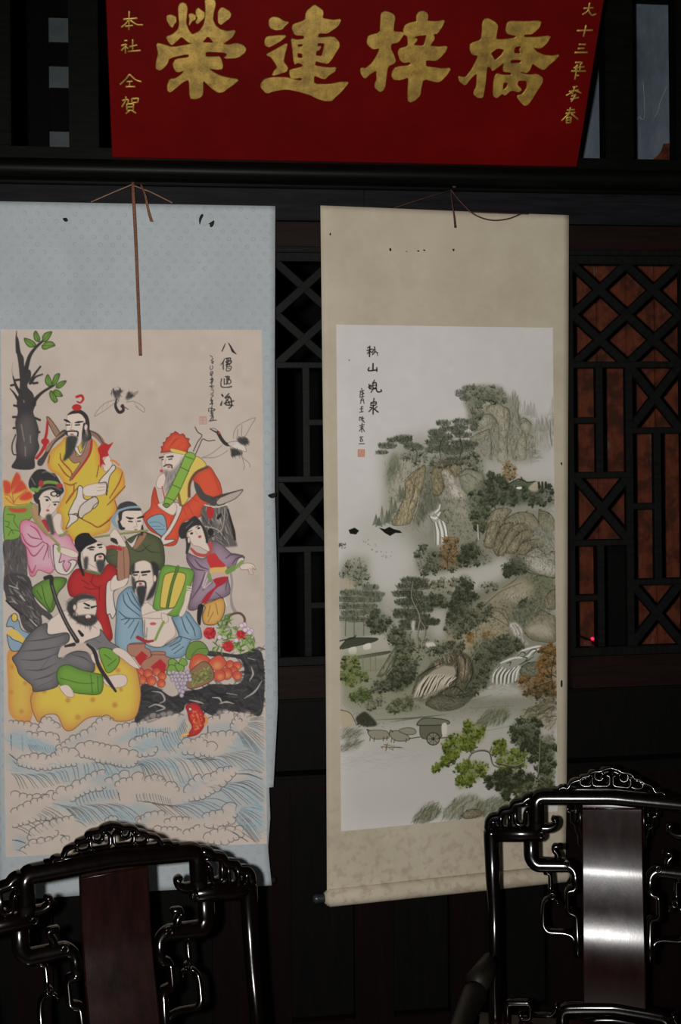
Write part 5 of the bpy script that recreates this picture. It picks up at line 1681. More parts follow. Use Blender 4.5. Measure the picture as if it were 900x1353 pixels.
for x, y, h in ((585, 300, 90), (610, 310, 70), (630, 300, 80), (655, 320, 90), (690, 420, 70), (715, 430, 80), (745, 420, 90), (790, 300, 110), (805, 440, 110), (770, 450, 100)):
    p, t_ = R4([(x, y + 20)])[0], R4([(x, y - h)])[0]
    L([p, t_], [.8, .5], (116, 113, 101), .6)
    for k in np.linspace(.15, 1, 9):
        m = t_ + (p - t_) * k
        L([m - [k * 5, -1.2], m, m + [k * 5, 1.2]], 1.0, (118, 115, 103), .45)
cl.hatch(R4("670,360 812,340 812,560 680,560"), 110, 10, 90, 1.0, (112, 110, 98), .45, .08)
c = R4("665,640")[0]; cl.hatch(R4("640,590 700,600 705,660 630,680"), 34, 6, 10, 1.2, (104, 104, 92), .6); L(R4("640,600 632,690"), .8, (100, 98, 88), .7)
f(R4("230,690 400,670 640,690 812,620 812,780 640,800 420,770 300,760"), MIST, .85, blur=11)

# --- middle range, left cliff
f(R5("215,330 260,220 340,220 420,260 480,260 500,330 440,420 400,700 230,690 190,640 200,470"), (138, 134, 116), .8, blur=4)
f(R5("215,430 225,290 265,210 300,230 270,330 230,430"), (108, 108, 90), .85, blur=3)
f(R5("260,430 300,300 380,240 400,290 340,400 320,460"), (146, 138, 120), .7, blur=3)
rock(R5("345,410 430,330 480,285 490,340 470,440 440,520 400,660 360,700 250,700 300,600 340,500"), (164, 144, 108), 70, 105, 12, (100, 88, 66), .8, .45)
for P in ("340,400 400,340 480,290", "350,420 345,500 290,620", "430,350 400,470 360,640", "470,440 440,560 400,690", "385,390 410,470 380,560", "450,340 440,430"):
    L(R5(P), [.6, 1.4, .6], (84, 74, 58), .8)
for P in ("445,500 430,580 400,660", "420,470 400,560"):
    L(R5(P), [1, 2.2, 1], (176, 166, 150), .8)
cl.hatch(R5("225,300 300,240 330,300 240,440"), 50, 12, 110, 1.2, [(88, 90, 74), (120, 116, 98)], .55)
for x, y, h in ((140, 700, 70), (182, 700, 130), (215, 690, 90), (248, 640, 140), (275, 620, 90), (308, 540, 120), (330, 520, 80), (160, 710, 60), (232, 680, 80)):
    p, t_ = R5([(x, y)])[0], R5([(x, y - h)])[0]
    L([p, t_], [1, .5], (86, 88, 76), .8)
    for k in np.linspace(.1, 1, 11):
        m = t_ + (p - t_) * k
        L([m - [k * 4.5, -1.5], m, m + [k * 4.5, 1.5]], 1.3, (84, 87, 74), .6)
# dark gorge
f(R5("490,320 560,280 560,360 540,460 600,560 640,640 640,820 560,840 520,640 400,720 440,560 480,440"), (100, 98, 84), .85, blur=4)
cl.hatch(R5("470,440 560,440 600,560 520,620 430,700"), 90, 9, 80, 1.2, [DK, MD, (76, 76, 66)], .6)
rock(R5("520,370 560,290 640,245 720,250 740,330 700,370 640,320 600,340 620,440 590,500 545,490 535,420"), (154, 134, 100), 60, 70, 9, (96, 84, 64))
f(R5("605,330 650,325 690,380 710,440 770,490 760,530 680,530 660,460 620,410"), (172, 162, 146), .95, blur=.8, inner=((116, 108, 94), .5, 3))
cl.hatch(R5("620,340 680,380 700,440 640,440"), 26, 6, 60, 1, (108, 102, 90), .6)
f(R5("720,350 780,310 870,330 900,360 900,470 790,500 740,430"), (132, 128, 108), .85, blur=2, inner=(DK, .5, 4))
L(R5("740,340 790,312 860,335"), 1.2, DK, .8); L(R5("730,370 790,350 840,380"), 1.0, DK, .7)
f(R5("590,560 680,520 780,540 830,640 840,800 720,820 640,820 640,680"), (126, 122, 104), .85, blur=4)
cl.dots(R5("600,540 780,540 830,700 820,800 660,800 640,680"), 200, 2.6, [MD, (110, 108, 92), DK], .55)
f(R5("690,560 790,580 780,660 700,640"), (150, 144, 128), .6, blur=5)
# waterfall
f(R5("505,640 560,600 590,560 580,650 630,690 645,830 560,850 545,700"), (150, 146, 134), .9, blur=1.2)
for P, w in (("560,690 575,760 575,840", 3.2), ("585,680 605,760 608,830", 3.2), ("610,680 630,740 640,820", 3.0), ("520,650 560,660 590,620", 3), ("540,630 580,600 590,565", 2.4)):
    L(R5(P), [w * .5, w, w * .8], (192, 186, 176), .95)
for P in ("550,690 560,760 560,850", "570,690 590,760 590,840", "598,680 618,740 625,830", "635,690 648,800", "510,640 540,690", "560,640 590,660 630,690"):
    L(R5(P), .9, (70, 68, 60), .8)
# mist in the valley
f(R2("60,120 200,70 330,90 400,110 330,180 250,260 210,350 160,200"), MIST, .8, blur=12)
f(R2("340,200 520,180 680,130 690,190 560,250 420,240"), MIST, .9, blur=8)
f(R6("0,380 250,330 430,300 460,350 300,430 160,500 0,480"), (160, 154, 142), .8, blur=7)
f(R2("380,330 450,320 450,430 400,440"), MIST, .7, blur=7)

# pines of the middle range
for x, y, w, h in ((230, 480, 62, 16), (255, 460, 40, 12), (210, 500, 40, 10), (280, 450, 60, 16), (300, 460, 46, 16), (320, 480, 60, 16), (345, 485, 50, 14), (410, 425, 60, 16), (435, 395, 52, 14), (450, 415, 46, 14), (430, 445, 84, 18), (420, 470, 80, 18), (450, 485, 70, 16), (400, 495, 60, 16), (500, 470, 70, 16), (520, 490, 70, 16), (545, 470, 50, 12), (480, 500, 70, 16), (510, 390, 60, 16), (500, 410, 60, 14), (520, 440, 60, 14), (490, 430, 46, 12)):
    c = R1([(x, y)])[0]; pine(c[0], c[1], w / 2.6, h / 2.3, (74, 77, 66), .85)
leafy(R1("390,520 500,490 580,520 590,570 520,550 450,530 400,560"), 190, 2.6, (76, 76, 64), (100, 100, 84))
leafy(R1("290,490 370,480 380,520 330,540 290,520"), 90, 2.4, (100, 100, 88), (122, 120, 106))
for P in ("430,520 425,480 440,440", "335,540 340,500 320,480", "500,520 510,480 500,440", "345,520 365,500"):
    L(R1(P), 1.2, (60, 56, 48), .8)

# --- right-hand woods, pavilion roof and folded rocks
leafy(R4("410,770 430,720 470,680 520,730 500,790 440,830"), 110, 2.6, (124, 100, 70), (146, 122, 90))
leafy(R4("160,930 250,830 330,770 400,790 410,850 560,830 690,860 740,840 812,900 812,1000 640,990 480,1010 330,1010 200,1040 160,980"), 620, 3.2, (60, 64, 54), (84, 88, 72), .75)
leafy(R4("180,1030 320,980 320,1060 300,1181 220,1181"), 160, 3.2, (62, 66, 54), (92, 94, 72), .7)
f(R4("460,850 520,815 590,830 660,820 620,860 560,850"), (86, 92, 74), 1); L(R4("450,850 520,812 550,805 600,828 665,822"), 1.4, (50, 50, 46)); f(R4("525,865 560,862 560,878 530,878"), (190, 184, 170))
f(R4("610,870 660,830 690,840 680,890 640,895"), (160, 146, 122), .9, blur=1)
for x in (690, 715, 740): L(R4([(x, 870), (x, 830)]), 3, (50, 52, 46), .9)
for P in ("300,1181 310,1100 345,1040 430,1015 490,1040 440,1100 420,1181", "420,1181 440,1110 520,1060 590,1050 660,1080 690,1181", "690,1040 760,1060 812,1130 812,1181 700,1181"):
    rock(R4(P), (146, 134, 108), 40, 80, 10, (88, 84, 68))
FOLD = ["280,180 300,60 330,0 400,0 380,80 350,190", "350,200 380,100 410,20 480,0 500,10 430,120 380,240", "380,250 420,150 480,40 560,10 600,40 520,110 440,230", "440,230 500,130 560,70 630,60 650,100 560,150 520,230", "525,230 560,160 640,130 700,130 730,180 640,190 580,240"]
for P in FOLD:
    rock(R6(P), (156, 140, 110), 34, 110, 10, (92, 84, 64), 1.1, .6)
cl.dots(R6("290,20 640,20 700,120 540,120 380,230"), 130, 1.8, [(84, 80, 64), (110, 102, 82)], .5)
f(R6("640,60 812,20 812,230 720,170"), (134, 130, 114), .8, blur=6)
cl.hatch(R6("660,40 790,60 800,200 720,160"), 60, 10, 60, 1.2, [(84, 86, 72), (110, 108, 92)], .5)
rock(R6("570,290 600,230 680,180 740,240 812,220 812,410 700,390 610,350"), (162, 152, 136), 70, 20, 9, (88, 84, 74))
f(R6("620,300 700,280 760,320 812,330 812,400 680,370"), (172, 164, 152), .7, blur=3)
L(R6("600,370 690,395 812,415"), 1.6, DK, .8)
leafy(R6("420,370 450,310 510,240 560,290 600,350 540,380 440,400"), 170, 3, (58, 61, 52), (80, 82, 68), .8)
f(R6("560,400 700,390 812,420 812,560 700,560 600,480"), (104, 104, 82), .85, blur=5)
cl.dots(R6("570,400 812,420 812,580 650,540"), 200, 2.8, [DK, MD, (122, 118, 84)], .6)
L(R6("240,60 245,110 220,150 225,200"), [3, 4, 2], (90, 88, 78), .8); L(R6("235,20 240,130"), 1.6, (180, 172, 160), .8)

# --- centre: autumn tree and bushes on the cliff foot
leafy(R2("330,120 370,85 420,110 470,120 560,90 600,120 620,150 520,170 400,190 350,190"), 330, 3.2, (70, 72, 60), (98, 98, 82), .6)
leafy(R2("420,110 440,70 480,55 500,90 480,130 520,150 440,170"), 190, 3.0, (112, 84, 56), (138, 108, 76), .6)
leafy(R2("510,90 550,70 560,110 540,140 500,140"), 110, 3.0, (56, 60, 50), (80, 82, 66), .6)
for P in ("455,180 455,130 470,90", "455,150 430,120", "460,140 490,110"): L(R2(P), 1.2, (70, 54, 44), .8)
# --- slope in the middle right
f(R6("0,860 90,760 230,640 420,490 560,430 640,470 640,560 480,640 470,780 420,860 360,1010 200,1010 0,960"), (146, 132, 104), .9, blur=4)
f(R6("300,640 460,560 640,500 720,600 600,740 480,760 420,660"), (112, 110, 90), .75, blur=7)
cl.dots(R6("120,760 360,640 640,520 640,640 470,760 440,860 200,900"), 420, 2.4, [(104, 98, 76), (124, 112, 86), DK], .5)
for P in ("10,840 120,750 260,640 400,520 560,450", "60,860 200,760 310,690", "290,670 380,660 440,710 470,770", "330,640 430,650 470,730", "250,720 330,700 460,770", "210,690 240,760 220,830", "420,490 500,440 540,400"):
    L(R6(P), [.7, 1.5, .7], (82, 76, 60), .8)
f(R6("440,540 560,500 620,530 560,570 480,590"), (162, 150, 130), .7, blur=4); cl.dots(R6("540,610 590,560 620,560 600,620 550,640"), 40, 3.4, [INK, DK], .8)
cl.dots(R6("150,830 200,830 200,900 160,890"), 50, 3.2, [(140, 92, 44), (118, 80, 42)], .8); cl.dots(R6("270,830 340,810 360,880 290,900"), 60, 3.2, [(140, 92, 44), (118, 80, 42)], .8)
rock(R6("570,800 600,720 700,655 780,690 812,720 812,880 700,880 620,860"), (140, 128, 104), 50, 60, 10, (84, 80, 66)); f(R6("590,800 660,760 740,760 780,840 680,840"), (160, 150, 130), .7, blur=3)
rock(R6("720,600 750,530 812,500 812,640 740,640"), (142, 128, 102), 22, 60, 9, (84, 80, 66))
f(R6("640,590 720,640 640,700 590,760 560,770 500,700"), (100, 100, 80), .7, blur=5); cl.dots(R6("500,620 700,560 720,660 600,740 520,740"), 150, 2.8, [DK, MD], .6)
# upper fall
f(R6("470,760 510,745 560,790 570,850 610,910 540,890 500,830"), (170, 164, 152), .95, blur=1)
for P in ("490,760 520,810 530,870", "510,760 545,820 560,880", "535,780 560,840 600,905"): L(R6(P), .8, (92, 88, 78), .8)
# gully rocks and trees left of the big fall
f(R6("200,900 380,860 560,880 520,980 400,1040 320,1140 300,1220 200,1280 160,1200"), (104, 102, 82), .85, blur=5)
cl.dots(R6("220,900 540,880 500,980 380,1060 320,1180 220,1240 180,1100"), 420, 3.0, [DK, MD, (120, 112, 84), INK], .6)
f(R6("200,1080 300,1100 300,1200 220,1270 180,1240"), (78, 96, 66), .6, blur=6)
leafy(R6("370,960 430,900 540,880 540,930 480,980 380,1020"), 170, 3.0, (60, 60, 50), (92, 88, 66), .7)
rock(R6("440,910 490,890 510,930 470,960 440,945"), (148, 132, 104), 8, 60, 6)
# big cascade
f(R6("330,1190 340,1120 400,1040 470,1010 520,990 560,940 700,915 720,960 640,1040 560,1060 540,1180 440,1210"), (132, 130, 118), .95, blur=2)
for P in ("345,1190 350,1140 390,1080", "375,1200 380,1140 420,1080", "405,1205 410,1140 440,1090", "430,1205 440,1140 470,1100", "460,1200 470,1130 510,1080", "490,1190 500,1120 540,1070", "515,1180 530,1110 560,1070", "540,980 580,950 700,920", "520,1010 600,1000 640,960 700,940", "400,1050 470,1020 540,1000", "600,940 680,920"):
    L(R6(P), [1.4, 2.6, 1.6], (186, 180, 168), .95)
for P in ("360,1195 365,1130 400,1080", "390,1205 395,1140 430,1085", "418,1205 425,1140 455,1095", "446,1203 455,1140 490,1090", "476,1195 485,1125 525,1075", "530,1000 560,965 590,980 570,1010", "450,1050 480,1040 470,1070", "600,980 640,945 670,950 640,990", "540,1060 600,1030 650,1000", "560,1000 600,1010 580,1040", "400,1050 380,1090"):
    L(R6(P), [1, 1.8, .8], (60, 60, 54), .85)
rock(R6("545,1100 590,1050 680,1040 720,1060 700,1130 620,1150 560,1140"), (128, 122, 100), 24, 40, 8)
cl.hatch(R6("320,1210 540,1190 500,1240 330,1250"), 60, 6, -20, 1.0, [(100, 98, 90), (182, 176, 164)], .7, .6)
f(R6("180,1294 320,1220 500,1210 560,1250 600,1294"), (162, 156, 145), .8, blur=4); cl.hatch(R6("300,1230 560,1210 560,1290 240,1290"), 50, 8, -5, .8, (124, 120, 110), .5)
# rust-coloured tree
leafy(R6("700,960 760,910 812,920 812,1200 760,1240 600,1260 530,1200 600,1170 690,1180 720,1100 690,1040"), 420, 3.2, (112, 74, 40), (134, 98, 60), .65)
leafy(R6("570,1270 680,1200 812,1200 812,1294 600,1294"), 200, 3.0, (84, 66, 44), (120, 88, 56), .6)
for P in ("790,1230 780,1120 800,1000", "780,1150 740,1080", "785,1180 650,1230"): L(R6(P), 1.2, (56, 44, 36), .8)
leafy(R3("740,150 800,110 852,80 852,130 790,150"), 70, 3, (62, 60, 48), (96, 88, 66), .6)

# wrinkle strokes over the cliffs
for P, n_, an in ((R4("160,300 300,250 470,290 550,330 640,400 640,640 330,660 200,480"), 420, 85), (R5("230,300 480,280 560,300 640,330 640,520 560,640 400,690 250,690 230,440"), 420, 95), (R5("560,290 740,260 900,340 890,480 780,640 660,640"), 300, 75),
                  (R6("280,40 640,20 812,180 812,400 600,330 380,230"), 420, 100), (R6("20,840 400,520 640,470 800,640 600,760 440,860 200,980 30,960"), 520, 130), (R6("220,880 560,880 380,1060 300,1240 190,1240"), 300, 80), (R2("330,470 450,430 560,480 600,560 520,640 330,670"), 260, 115)):
    cl.hatch(P, n_, 6.5, an, .9, [(72, 70, 60), (88, 86, 72), (104, 100, 84), (150, 142, 122)], .5, .45)
    cl.dots(P, n_ // 2, 1.6, [(62, 62, 54), (84, 82, 68)], .5)
# --- left group of pines, houses
f(R2("50,160 160,130 160,230 220,290 200,330 230,360 160,440 50,440"), (120, 118, 102), .55, blur=6)
leafy(R2("52,170 120,130 160,180 140,230 60,220"), 200, 2.6, (96, 96, 82), (122, 120, 104), .5)
for P in ("110,250 130,180 125,135", "120,210 150,160", "90,240 80,180"): L(R2(P), .9, (84, 82, 72), .8)
f(R2("52,215 90,205 110,240 60,250"), (152, 138, 116), .8, blur=2)
for x, y, w in ((90, 260, 70), (70, 285, 60), (110, 290, 70), (80, 315, 80), (100, 340, 90), (70, 360, 60), (110, 365, 70), (165, 245, 60), (150, 265, 60), (180, 270, 70), (170, 290, 80), (150, 315, 80), (175, 330, 60)):
    c = R2([(x, y)])[0]; pine(c[0], c[1], w / 2.6, 6, (84, 86, 74), .75)
for P in ("105,430 105,300", "140,420 143,260", "72,420 75,300"): L(R2(P), 1.3, (88, 82, 70), .8)
leafy(R2("160,350 200,335 250,365 220,400 190,420 160,380"), 170, 3.2, (60, 62, 52), (86, 88, 72), .65)
f(R2("50,470 60,440 130,425 220,420 235,470 240,500 120,500 50,490"), (150, 144, 128), .9, blur=1)
for P in ("50,465 80,432 110,428 190,430 170,445 60,470", "110,498 150,490 235,478 225,488 130,504"):
    f(R2(P), (66, 66, 62), 1); L(R2(P), .8, INK)
L(R2("50,440 100,428 110,420"), 1.6, INK)
for x in (137, 165, 184): L(R2([(x, 500), (x + 1, 552)]), 1.6, (92, 88, 84))
L(R2("130,552 200,545"), 1.2, (90, 86, 80)); f(R2("85,468 110,462 112,486 88,488"), (178, 170, 156)); f(R2("140,455 165,448 165,468 142,472"), (178, 170, 156))
# centre pines
for x, y, w in ((320, 215, 70), (345, 225, 60), (310, 240, 80), (360, 240, 60), (280, 262, 70), (320, 262, 80), (340, 285, 90), (300, 300, 80), (330, 310, 100), (360, 330, 70), (300, 330, 90), (280, 350, 60), (340, 350, 90), (320, 370, 80), (380, 370, 70), (300, 390, 60), (340, 395, 70), (400, 370, 50)):
    c = R2([(x, y)])[0]; pine(c[0], c[1], w / 2.6, 7, (60, 62, 53), .85)
for P in ("345,480 340,420 350,350 320,280 325,220", "320,470 310,420 330,390", "355,460 370,400 350,360"): L(R2(P), [2.2, 1.6, 1], (130, 122, 106), .9); L(R2(P) + [1.2, 0], .8, INK, .7)
leafy(R2("390,280 430,265 455,295 440,320 390,315"), 110, 3.0, (60, 62, 52), (88, 90, 74), .6)
leafy(R2("490,215 520,195 545,220 530,260 580,270 540,310 480,390 450,380 460,310 480,270"), 360, 3.3, (56, 59, 50), (80, 83, 68), .7)
leafy(R2("395,225 440,215 490,210 470,260 410,255"), 110, 2.8, (100, 98, 80), (124, 118, 98), .5)
leafy(R2("580,235 620,225 640,245 600,260"), 50, 2.4, (96, 96, 82), (120, 118, 102), .5)
# left middle ground
f(R2("50,500 240,490 300,450 420,440 440,480 340,520 320,675 50,675"), (122, 120, 94), .75, blur=7)
leafy(R2("60,510 110,495 125,540 150,580 90,610 55,590"), 260, 3.2, (84, 94, 48), (112, 118, 70), .7)
leafy(R2("90,640 130,615 170,630 150,660 100,665"), 120, 3.0, (70, 84, 44), (100, 110, 64), .7)
leafy(R2("225,580 270,540 330,560 320,600 270,630 235,620"), 240, 3.2, (52, 54, 46), (78, 80, 66), .75)
leafy(R2("230,500 290,470 310,500 280,530"), 100, 2.8, (84, 88, 62), (110, 110, 84), .6)
rock(R2("190,570 240,490 280,430 270,480 230,560"), (146, 138, 112), 20, 110, 10)
for P in ("210,570 250,500", "220,560 260,490"): L(R2(P), .9, DK, .7)
cl.dots(R2("300,440 420,440 440,480 330,520 280,520"), 150, 3.0, [DK, INK, MD], .65); f(R2("370,450 400,445 410,460 380,465"), (180, 172, 158), .9, blur=.6); f(R2("318,370 332,366 330,400 320,400"), (180, 172, 158), .8, blur=.6)
L(R2("110,650 170,620 240,610"), 1.2, (70, 66, 54), .8)
for x in np.linspace(120, 235, 9): L(R2([(x, 655 - (x - 110) * .3), (x, 640 - (x - 110) * .3)]), .8, (70, 66, 54), .8)
# bushes closing the gaps between the cliffs
for P, n_ in (("440,385 520,335 600,300 640,330 560,385 480,435", 200), ("400,470 470,440 520,460 480,490", 110), ("560,490 640,455 620,530 585,570", 150), ("620,445 700,420 740,460 660,485", 120), ("225,400 300,395 330,470 260,475", 160), ("250,520 330,505 335,560 265,560", 120), ("170,600 230,570 230,620 180,640", 80), ("540,560 590,540 600,600 550,640 500,650", 150)):
    leafy(R2(P), n_, 2.8, (68, 68, 57), (98, 96, 80), .6)
# great striped boulder
BO = R2("318,640 330,600 338,572 372,548 395,520 430,505 452,490 500,478 530,492 552,520 556,560 545,600 515,632 480,650 440,668 400,676 350,668 330,655")
f(BO, (84, 78, 66), .95, sm=False, blur=.8)
cl.hatch(BO, 260, 9, 130, 1.3, [(56, 52, 44), (104, 96, 80), (126, 116, 96), (70, 64, 54)], .7, .4, sm=False)
f(R2("325,645 342,600 372,572 402,548 440,532 478,536 486,560 470,590 440,618 400,640 372,655 340,658"), (150, 138, 118), .9, sm=False, blur=.8)
for k in np.linspace(0, 1, 19):
    a, b = R2([(326 + 130 * k, 660 - 50 * k)])[0], R2([(372 + 118 * k, 570 - 25 * k + 30 * k * k)])[0]
    m = (a + b) / 2 + RNG.normal(0, 2.2, 2)
    L([a, m, b], [.6, 2.4, .8], (178, 166, 144), .85)
    L([a + [1.6, .6], m + [2.0, .6], b + [1.4, .8]], [.6, 1.6, .5], (58, 52, 44), .9)
for P in ("490,495 515,500 535,530 530,570 505,600 500,560", "420,512 455,498 480,505 455,520", "395,525 430,515 420,535"):
    f(R2(P), (140, 122, 98), .8, blur=1.0, inner=((58, 50, 42), .8, 3)); cl.hatch(R2(P), 24, 7, 75, 1.1, [(70, 60, 50), (160, 142, 116)], .7)
for P in ("486,500 492,560 478,620", "535,500 548,560 520,620", "340,575 380,548 440,520", "500,478 520,520 512,590", "420,640 480,610 520,640"):
    L(R2(P), [.6, 1.8, .6], (44, 42, 38), .85)
cl.hatch(R2("330,650 500,640 540,600 520,660 400,678"), 90, 9, 150, 1.4, [INK, DK], .6)

# --- foreshore
f(R3("120,130 230,110 330,90 520,100 500,125 300,160 180,170"), (128, 124, 106), .7, blur=4)
leafy(R3("230,120 290,85 330,110 360,125 300,140 240,140"), 170, 2.8, (82, 84, 60), (108, 106, 82), .6)
leafy(R3("120,110 200,90 220,100 160,130"), 60, 2.6, (96, 94, 76), (120, 116, 98), .5)
rock(R3("370,110 420,80 500,90 560,70 500,125 420,135"), (110, 104, 86), 30, 20, 10, (60, 58, 48))
for P in ("180,170 300,165 450,152", "240,178 330,165 400,158", "160,135 260,120", "600,212 690,196", "480,120 620,80", "540,130 700,120"): L(R3(P), [.5, 1.8, .5], (84, 82, 74), .75)
f(R3("52,130 90,140 110,180 80,200 52,190"), (156, 138, 110), .85, blur=1.5); L(R3("52,132 90,145 112,185"), 1.1, DK, .8)
for P in ("55,210 100,200 140,215 110,240 60,245", "55,265 100,245 140,250 100,280 58,285"):
    f(R3(P), (112, 110, 94), .6, blur=3); cl.hatch(R3(P), 50, 9, -30, .9, [(80, 80, 68), (100, 98, 84)], .7)
cl.hatch(R3("60,290 260,280 400,290 200,350 70,350"), 70, 22, 3, .7, (140, 135, 127), .5, .05)
# rider, oxen and covered cart
f(R3("110,165 140,140 160,150 190,185 170,195 130,190"), (52, 50, 46), .9, blur=.6); E(R3("140,150")[0], 2.2, 2.2, (60, 56, 50)); cl.dots(R3("115,170 180,180 180,195 120,195"), 30, 2.6, [INK, DK], .8)
for P in ("155,215 175,208 225,212 235,235 215,240 175,240", "235,220 265,210 300,225 310,245 260,248", "270,210 300,200 330,205 333,222 300,225"):
    f(R3(P), (124, 116, 100), .9, out=(.8, (66, 62, 54)))
for x0, y0 in ((165, 240), (180, 242), (215, 240), (228, 238), (255, 248), (300, 246), (245, 245)): L(R3([(x0, y0 - 6), (x0 - 2, y0 + 8)]), 1.1, (66, 62, 54), .9)
for P in ("158,215 152,205 165,210", "235,222 240,208 250,215"): L(R3(P), .9, INK)
f(R3("350,195 370,185 430,190 430,235 360,240"), (96, 92, 78), 1, out=(.8, INK)); f(R3("338,188 365,165 440,170 462,182 440,190 360,192"), (104, 102, 88), 1, out=(1, INK)); f(R3("432,190 450,185 450,225 435,232"), (172, 164, 148))
E(R3("400,242")[0], 8.6, 8.2, (120, 114, 100), .9, out=(1.2, INK)); E(R3("400,242")[0], 2, 2, INK)
for k in range(8):
    c = R3("400,242")[0]; L([c, c + np.array([math.cos(k * .785), math.sin(k * .785)]) * 8], .7, (50, 48, 42), .9)
L(R3("310,240 350,235"), 1, INK); L(R3("420,240 470,236"), 1, INK)
L(R3("205,270 285,274"), .9, (84, 66, 50)); L(R3("228,258 222,285"), 1.2, (120, 84, 50)); L(R3("240,265 215,262"), 1, (120, 84, 50)); cl.dots(R3("215,265 280,268 280,278 215,280"), 14, 1.8, [(110, 80, 50), DK], .8)
# grass banks
GRASS = ["565,180 600,140 660,130 690,155 640,190 580,195", "330,535 370,490 410,485 430,520 390,545 340,550", "440,540 470,480 540,450 580,470 600,520 540,545", "560,500 600,470 660,460 690,490 640,530 600,540"]
for P in GRASS:
    f(R3(P), (112, 112, 90), .6, blur=3); cl.hatch(R3(P), 130, 12, -50, .9, [(66, 68, 54), (88, 88, 70), (104, 102, 80)], .75, .3)
f(R3("720,150 800,110 852,100 852,210 780,180"), (136, 122, 98), .7, blur=4); cl.hatch(R3("720,150 852,105 852,180"), 50, 14, -20, 1.3, [(84, 78, 62), (60, 58, 48)], .6); cl.hatch(R3("810,160 852,140 852,215 820,210"), 30, 7, -60, 1, (88, 80, 66), .7)
rock(R3("508,525 540,505 575,510 585,525 560,535 520,540"), (156, 138, 116), 10, 20, 6, (84, 70, 58))
for y in np.linspace(200, 300, 8): L(R3([(600 + RNG.uniform(-30, 30), y), (720, y - 8)]), .7, (140, 136, 126), .4)
# the hills are painted in muted ink tones
g_ = cl.img.mean(2, keepdims=True)
cl.img[:] = g_ + (cl.img - g_) * 0.66
# near maples
GG, GD_ = (106, 112, 58), (76, 84, 42)
for P, n_ in (("445,240 500,220 525,250 500,290 480,320 440,345 410,370 405,345 440,320", 300), ("515,200 540,178 590,205 590,240 560,265 525,285 510,255", 230), ("490,345 540,325 605,335 600,370 560,400 500,430 490,400 505,370", 300), ("625,260 650,245 675,265 660,300 630,300", 90)):
    leafy(R3(P), n_, 3.4, GD_, GG, .7)
leafy(R3("640,300 700,280 750,310 750,350 700,360 650,350"), 220, 3.2, (84, 92, 50), (112, 116, 72), .6)
leafy(R3("595,410 640,365 700,360 770,380 760,430 700,440 670,470 640,430"), 420, 3.5, (44, 47, 38), (66, 68, 54), .8)
leafy(R3("685,220 710,180 780,165 800,210 800,290 770,340 760,290 720,280"), 380, 3.4, (48, 51, 42), (74, 77, 62), .75)
leafy(R3("800,240 852,240 852,400 820,420 790,370 800,300"), 320, 3.3, (52, 55, 45), (82, 84, 66), .75)
leafy(R3("700,430 770,400 852,410 852,470 780,480 720,470"), 240, 3.2, (58, 60, 50), (90, 90, 72), .65)
for P in ("530,320 545,295 580,285 610,295 625,340 670,350", "610,295 618,270", "545,295 530,285", "630,330 700,345 740,330", "770,380 800,400 830,420", "790,340 800,390", "740,420 760,450", "760,370 790,380 800,240"):
    L(R3(P), [1.4, 2.4, 1.2], (120, 112, 104), .95); L(R3(P) + [.8, .8], [.8, 1.4, .6], INK, .9)
# drifting birds, torn spots
for P in ("460,700 468,697 474,701 470,706 462,705", "500,697 508,699 514,696 520,699 528,701 531,704 522,704 515,708 508,704"):
    f(pts(P), (24, 23, 22), 1, sm=False)
cl.dots(R2("140,60 200,80 260,120 230,140 150,90"), 22, 1.6, [(96, 92, 86)], .8); cl.dots(R2("50,65 70,70 70,95 52,95"), 14, 2.4, [DK], .8)
E((461, 476), .8, 1, (90, 84, 78))

# --- inscription and seal
TX = ZP(460, 440, 451 / 60)
for s, w in (("215,132 190,150", 1.4), ("185,175 235,160", 1.5), ("212,145 210,235", 1.8), ("212,180 190,205", 1.5), ("215,185 235,195", 1.3), ("250,165 240,190", 1.5), ("260,140 262,185 240,215", 1.6), ("265,185 290,200", 1.3), ("288,195 290,225", 1.0),
             ("245,305 243,370", 2.0), ("205,345 200,375 285,368", 1.7), ("282,345 283,380", 1.7),
             ("205,510 210,555", 1.5), ("200,540 225,520 222,555", 1.6), ("260,470 240,500", 1.4), ("245,500 275,495 275,540 245,545 243,500", 1.5), ("248,522 272,518", 1.2), ("235,560 280,550", 1.4), ("250,550 225,590", 1.4), ("275,555 290,585 328,580 325,565", 1.7),
             ("255,650 250,680", 1.5), ("225,690 225,720 270,715 275,685 225,690", 1.4), ("230,702 270,700", 1.1), ("248,715 245,805", 1.7), ("215,740 235,745 205,780", 1.5), ("285,730 260,755", 1.4), ("255,755 295,785", 1.7)):
    L(TX(s), w, (34, 32, 32))
for s in ("130,550 135,565", "115,580 155,572", "118,585 115,630", "130,590 155,600 130,615", "140,575 138,640", "115,640 155,630", "130,650 120,700", "145,650 155,700", "120,670 150,665", "125,735 145,730", "115,755 145,750", "130,740 130,785", "112,788 146,780", "110,835 108,870", "110,840 128,838 126,868", "140,830 140,880", "130,850 155,845", "145,865 160,890", "112,920 158,910", "135,895 132,985", "130,945 108,975", "140,945 160,978", "118,935 150,930", "112,1035 145,1030", "125,1040 118,1075 145,1070", "130,1050 140,1060", "105,1102 158,1098"):
    L(TX(s), 1.1, (40, 38, 38), .95)
f(TX("92,1155 162,1155 162,1230 92,1230"), (160, 88, 70), .75, False)
for s in ("105,1165 105,1220", "120,1165 118,1190 135,1195", "130,1165 150,1170", "145,1180 145,1222", "120,1205 132,1222"): L(TX(s), .9, (164, 146, 136), .9)
pp_ = np.array((169, 162, 158)) / 255.0
cl.img[:] = np.clip(pp_ - (pp_ - cl.img) * 1.16 * np.array([1.0, 0.985, 1.05]), 0, 1)
cl.build('painting', surf_r, M['painting'], SR.root, 0.0009)

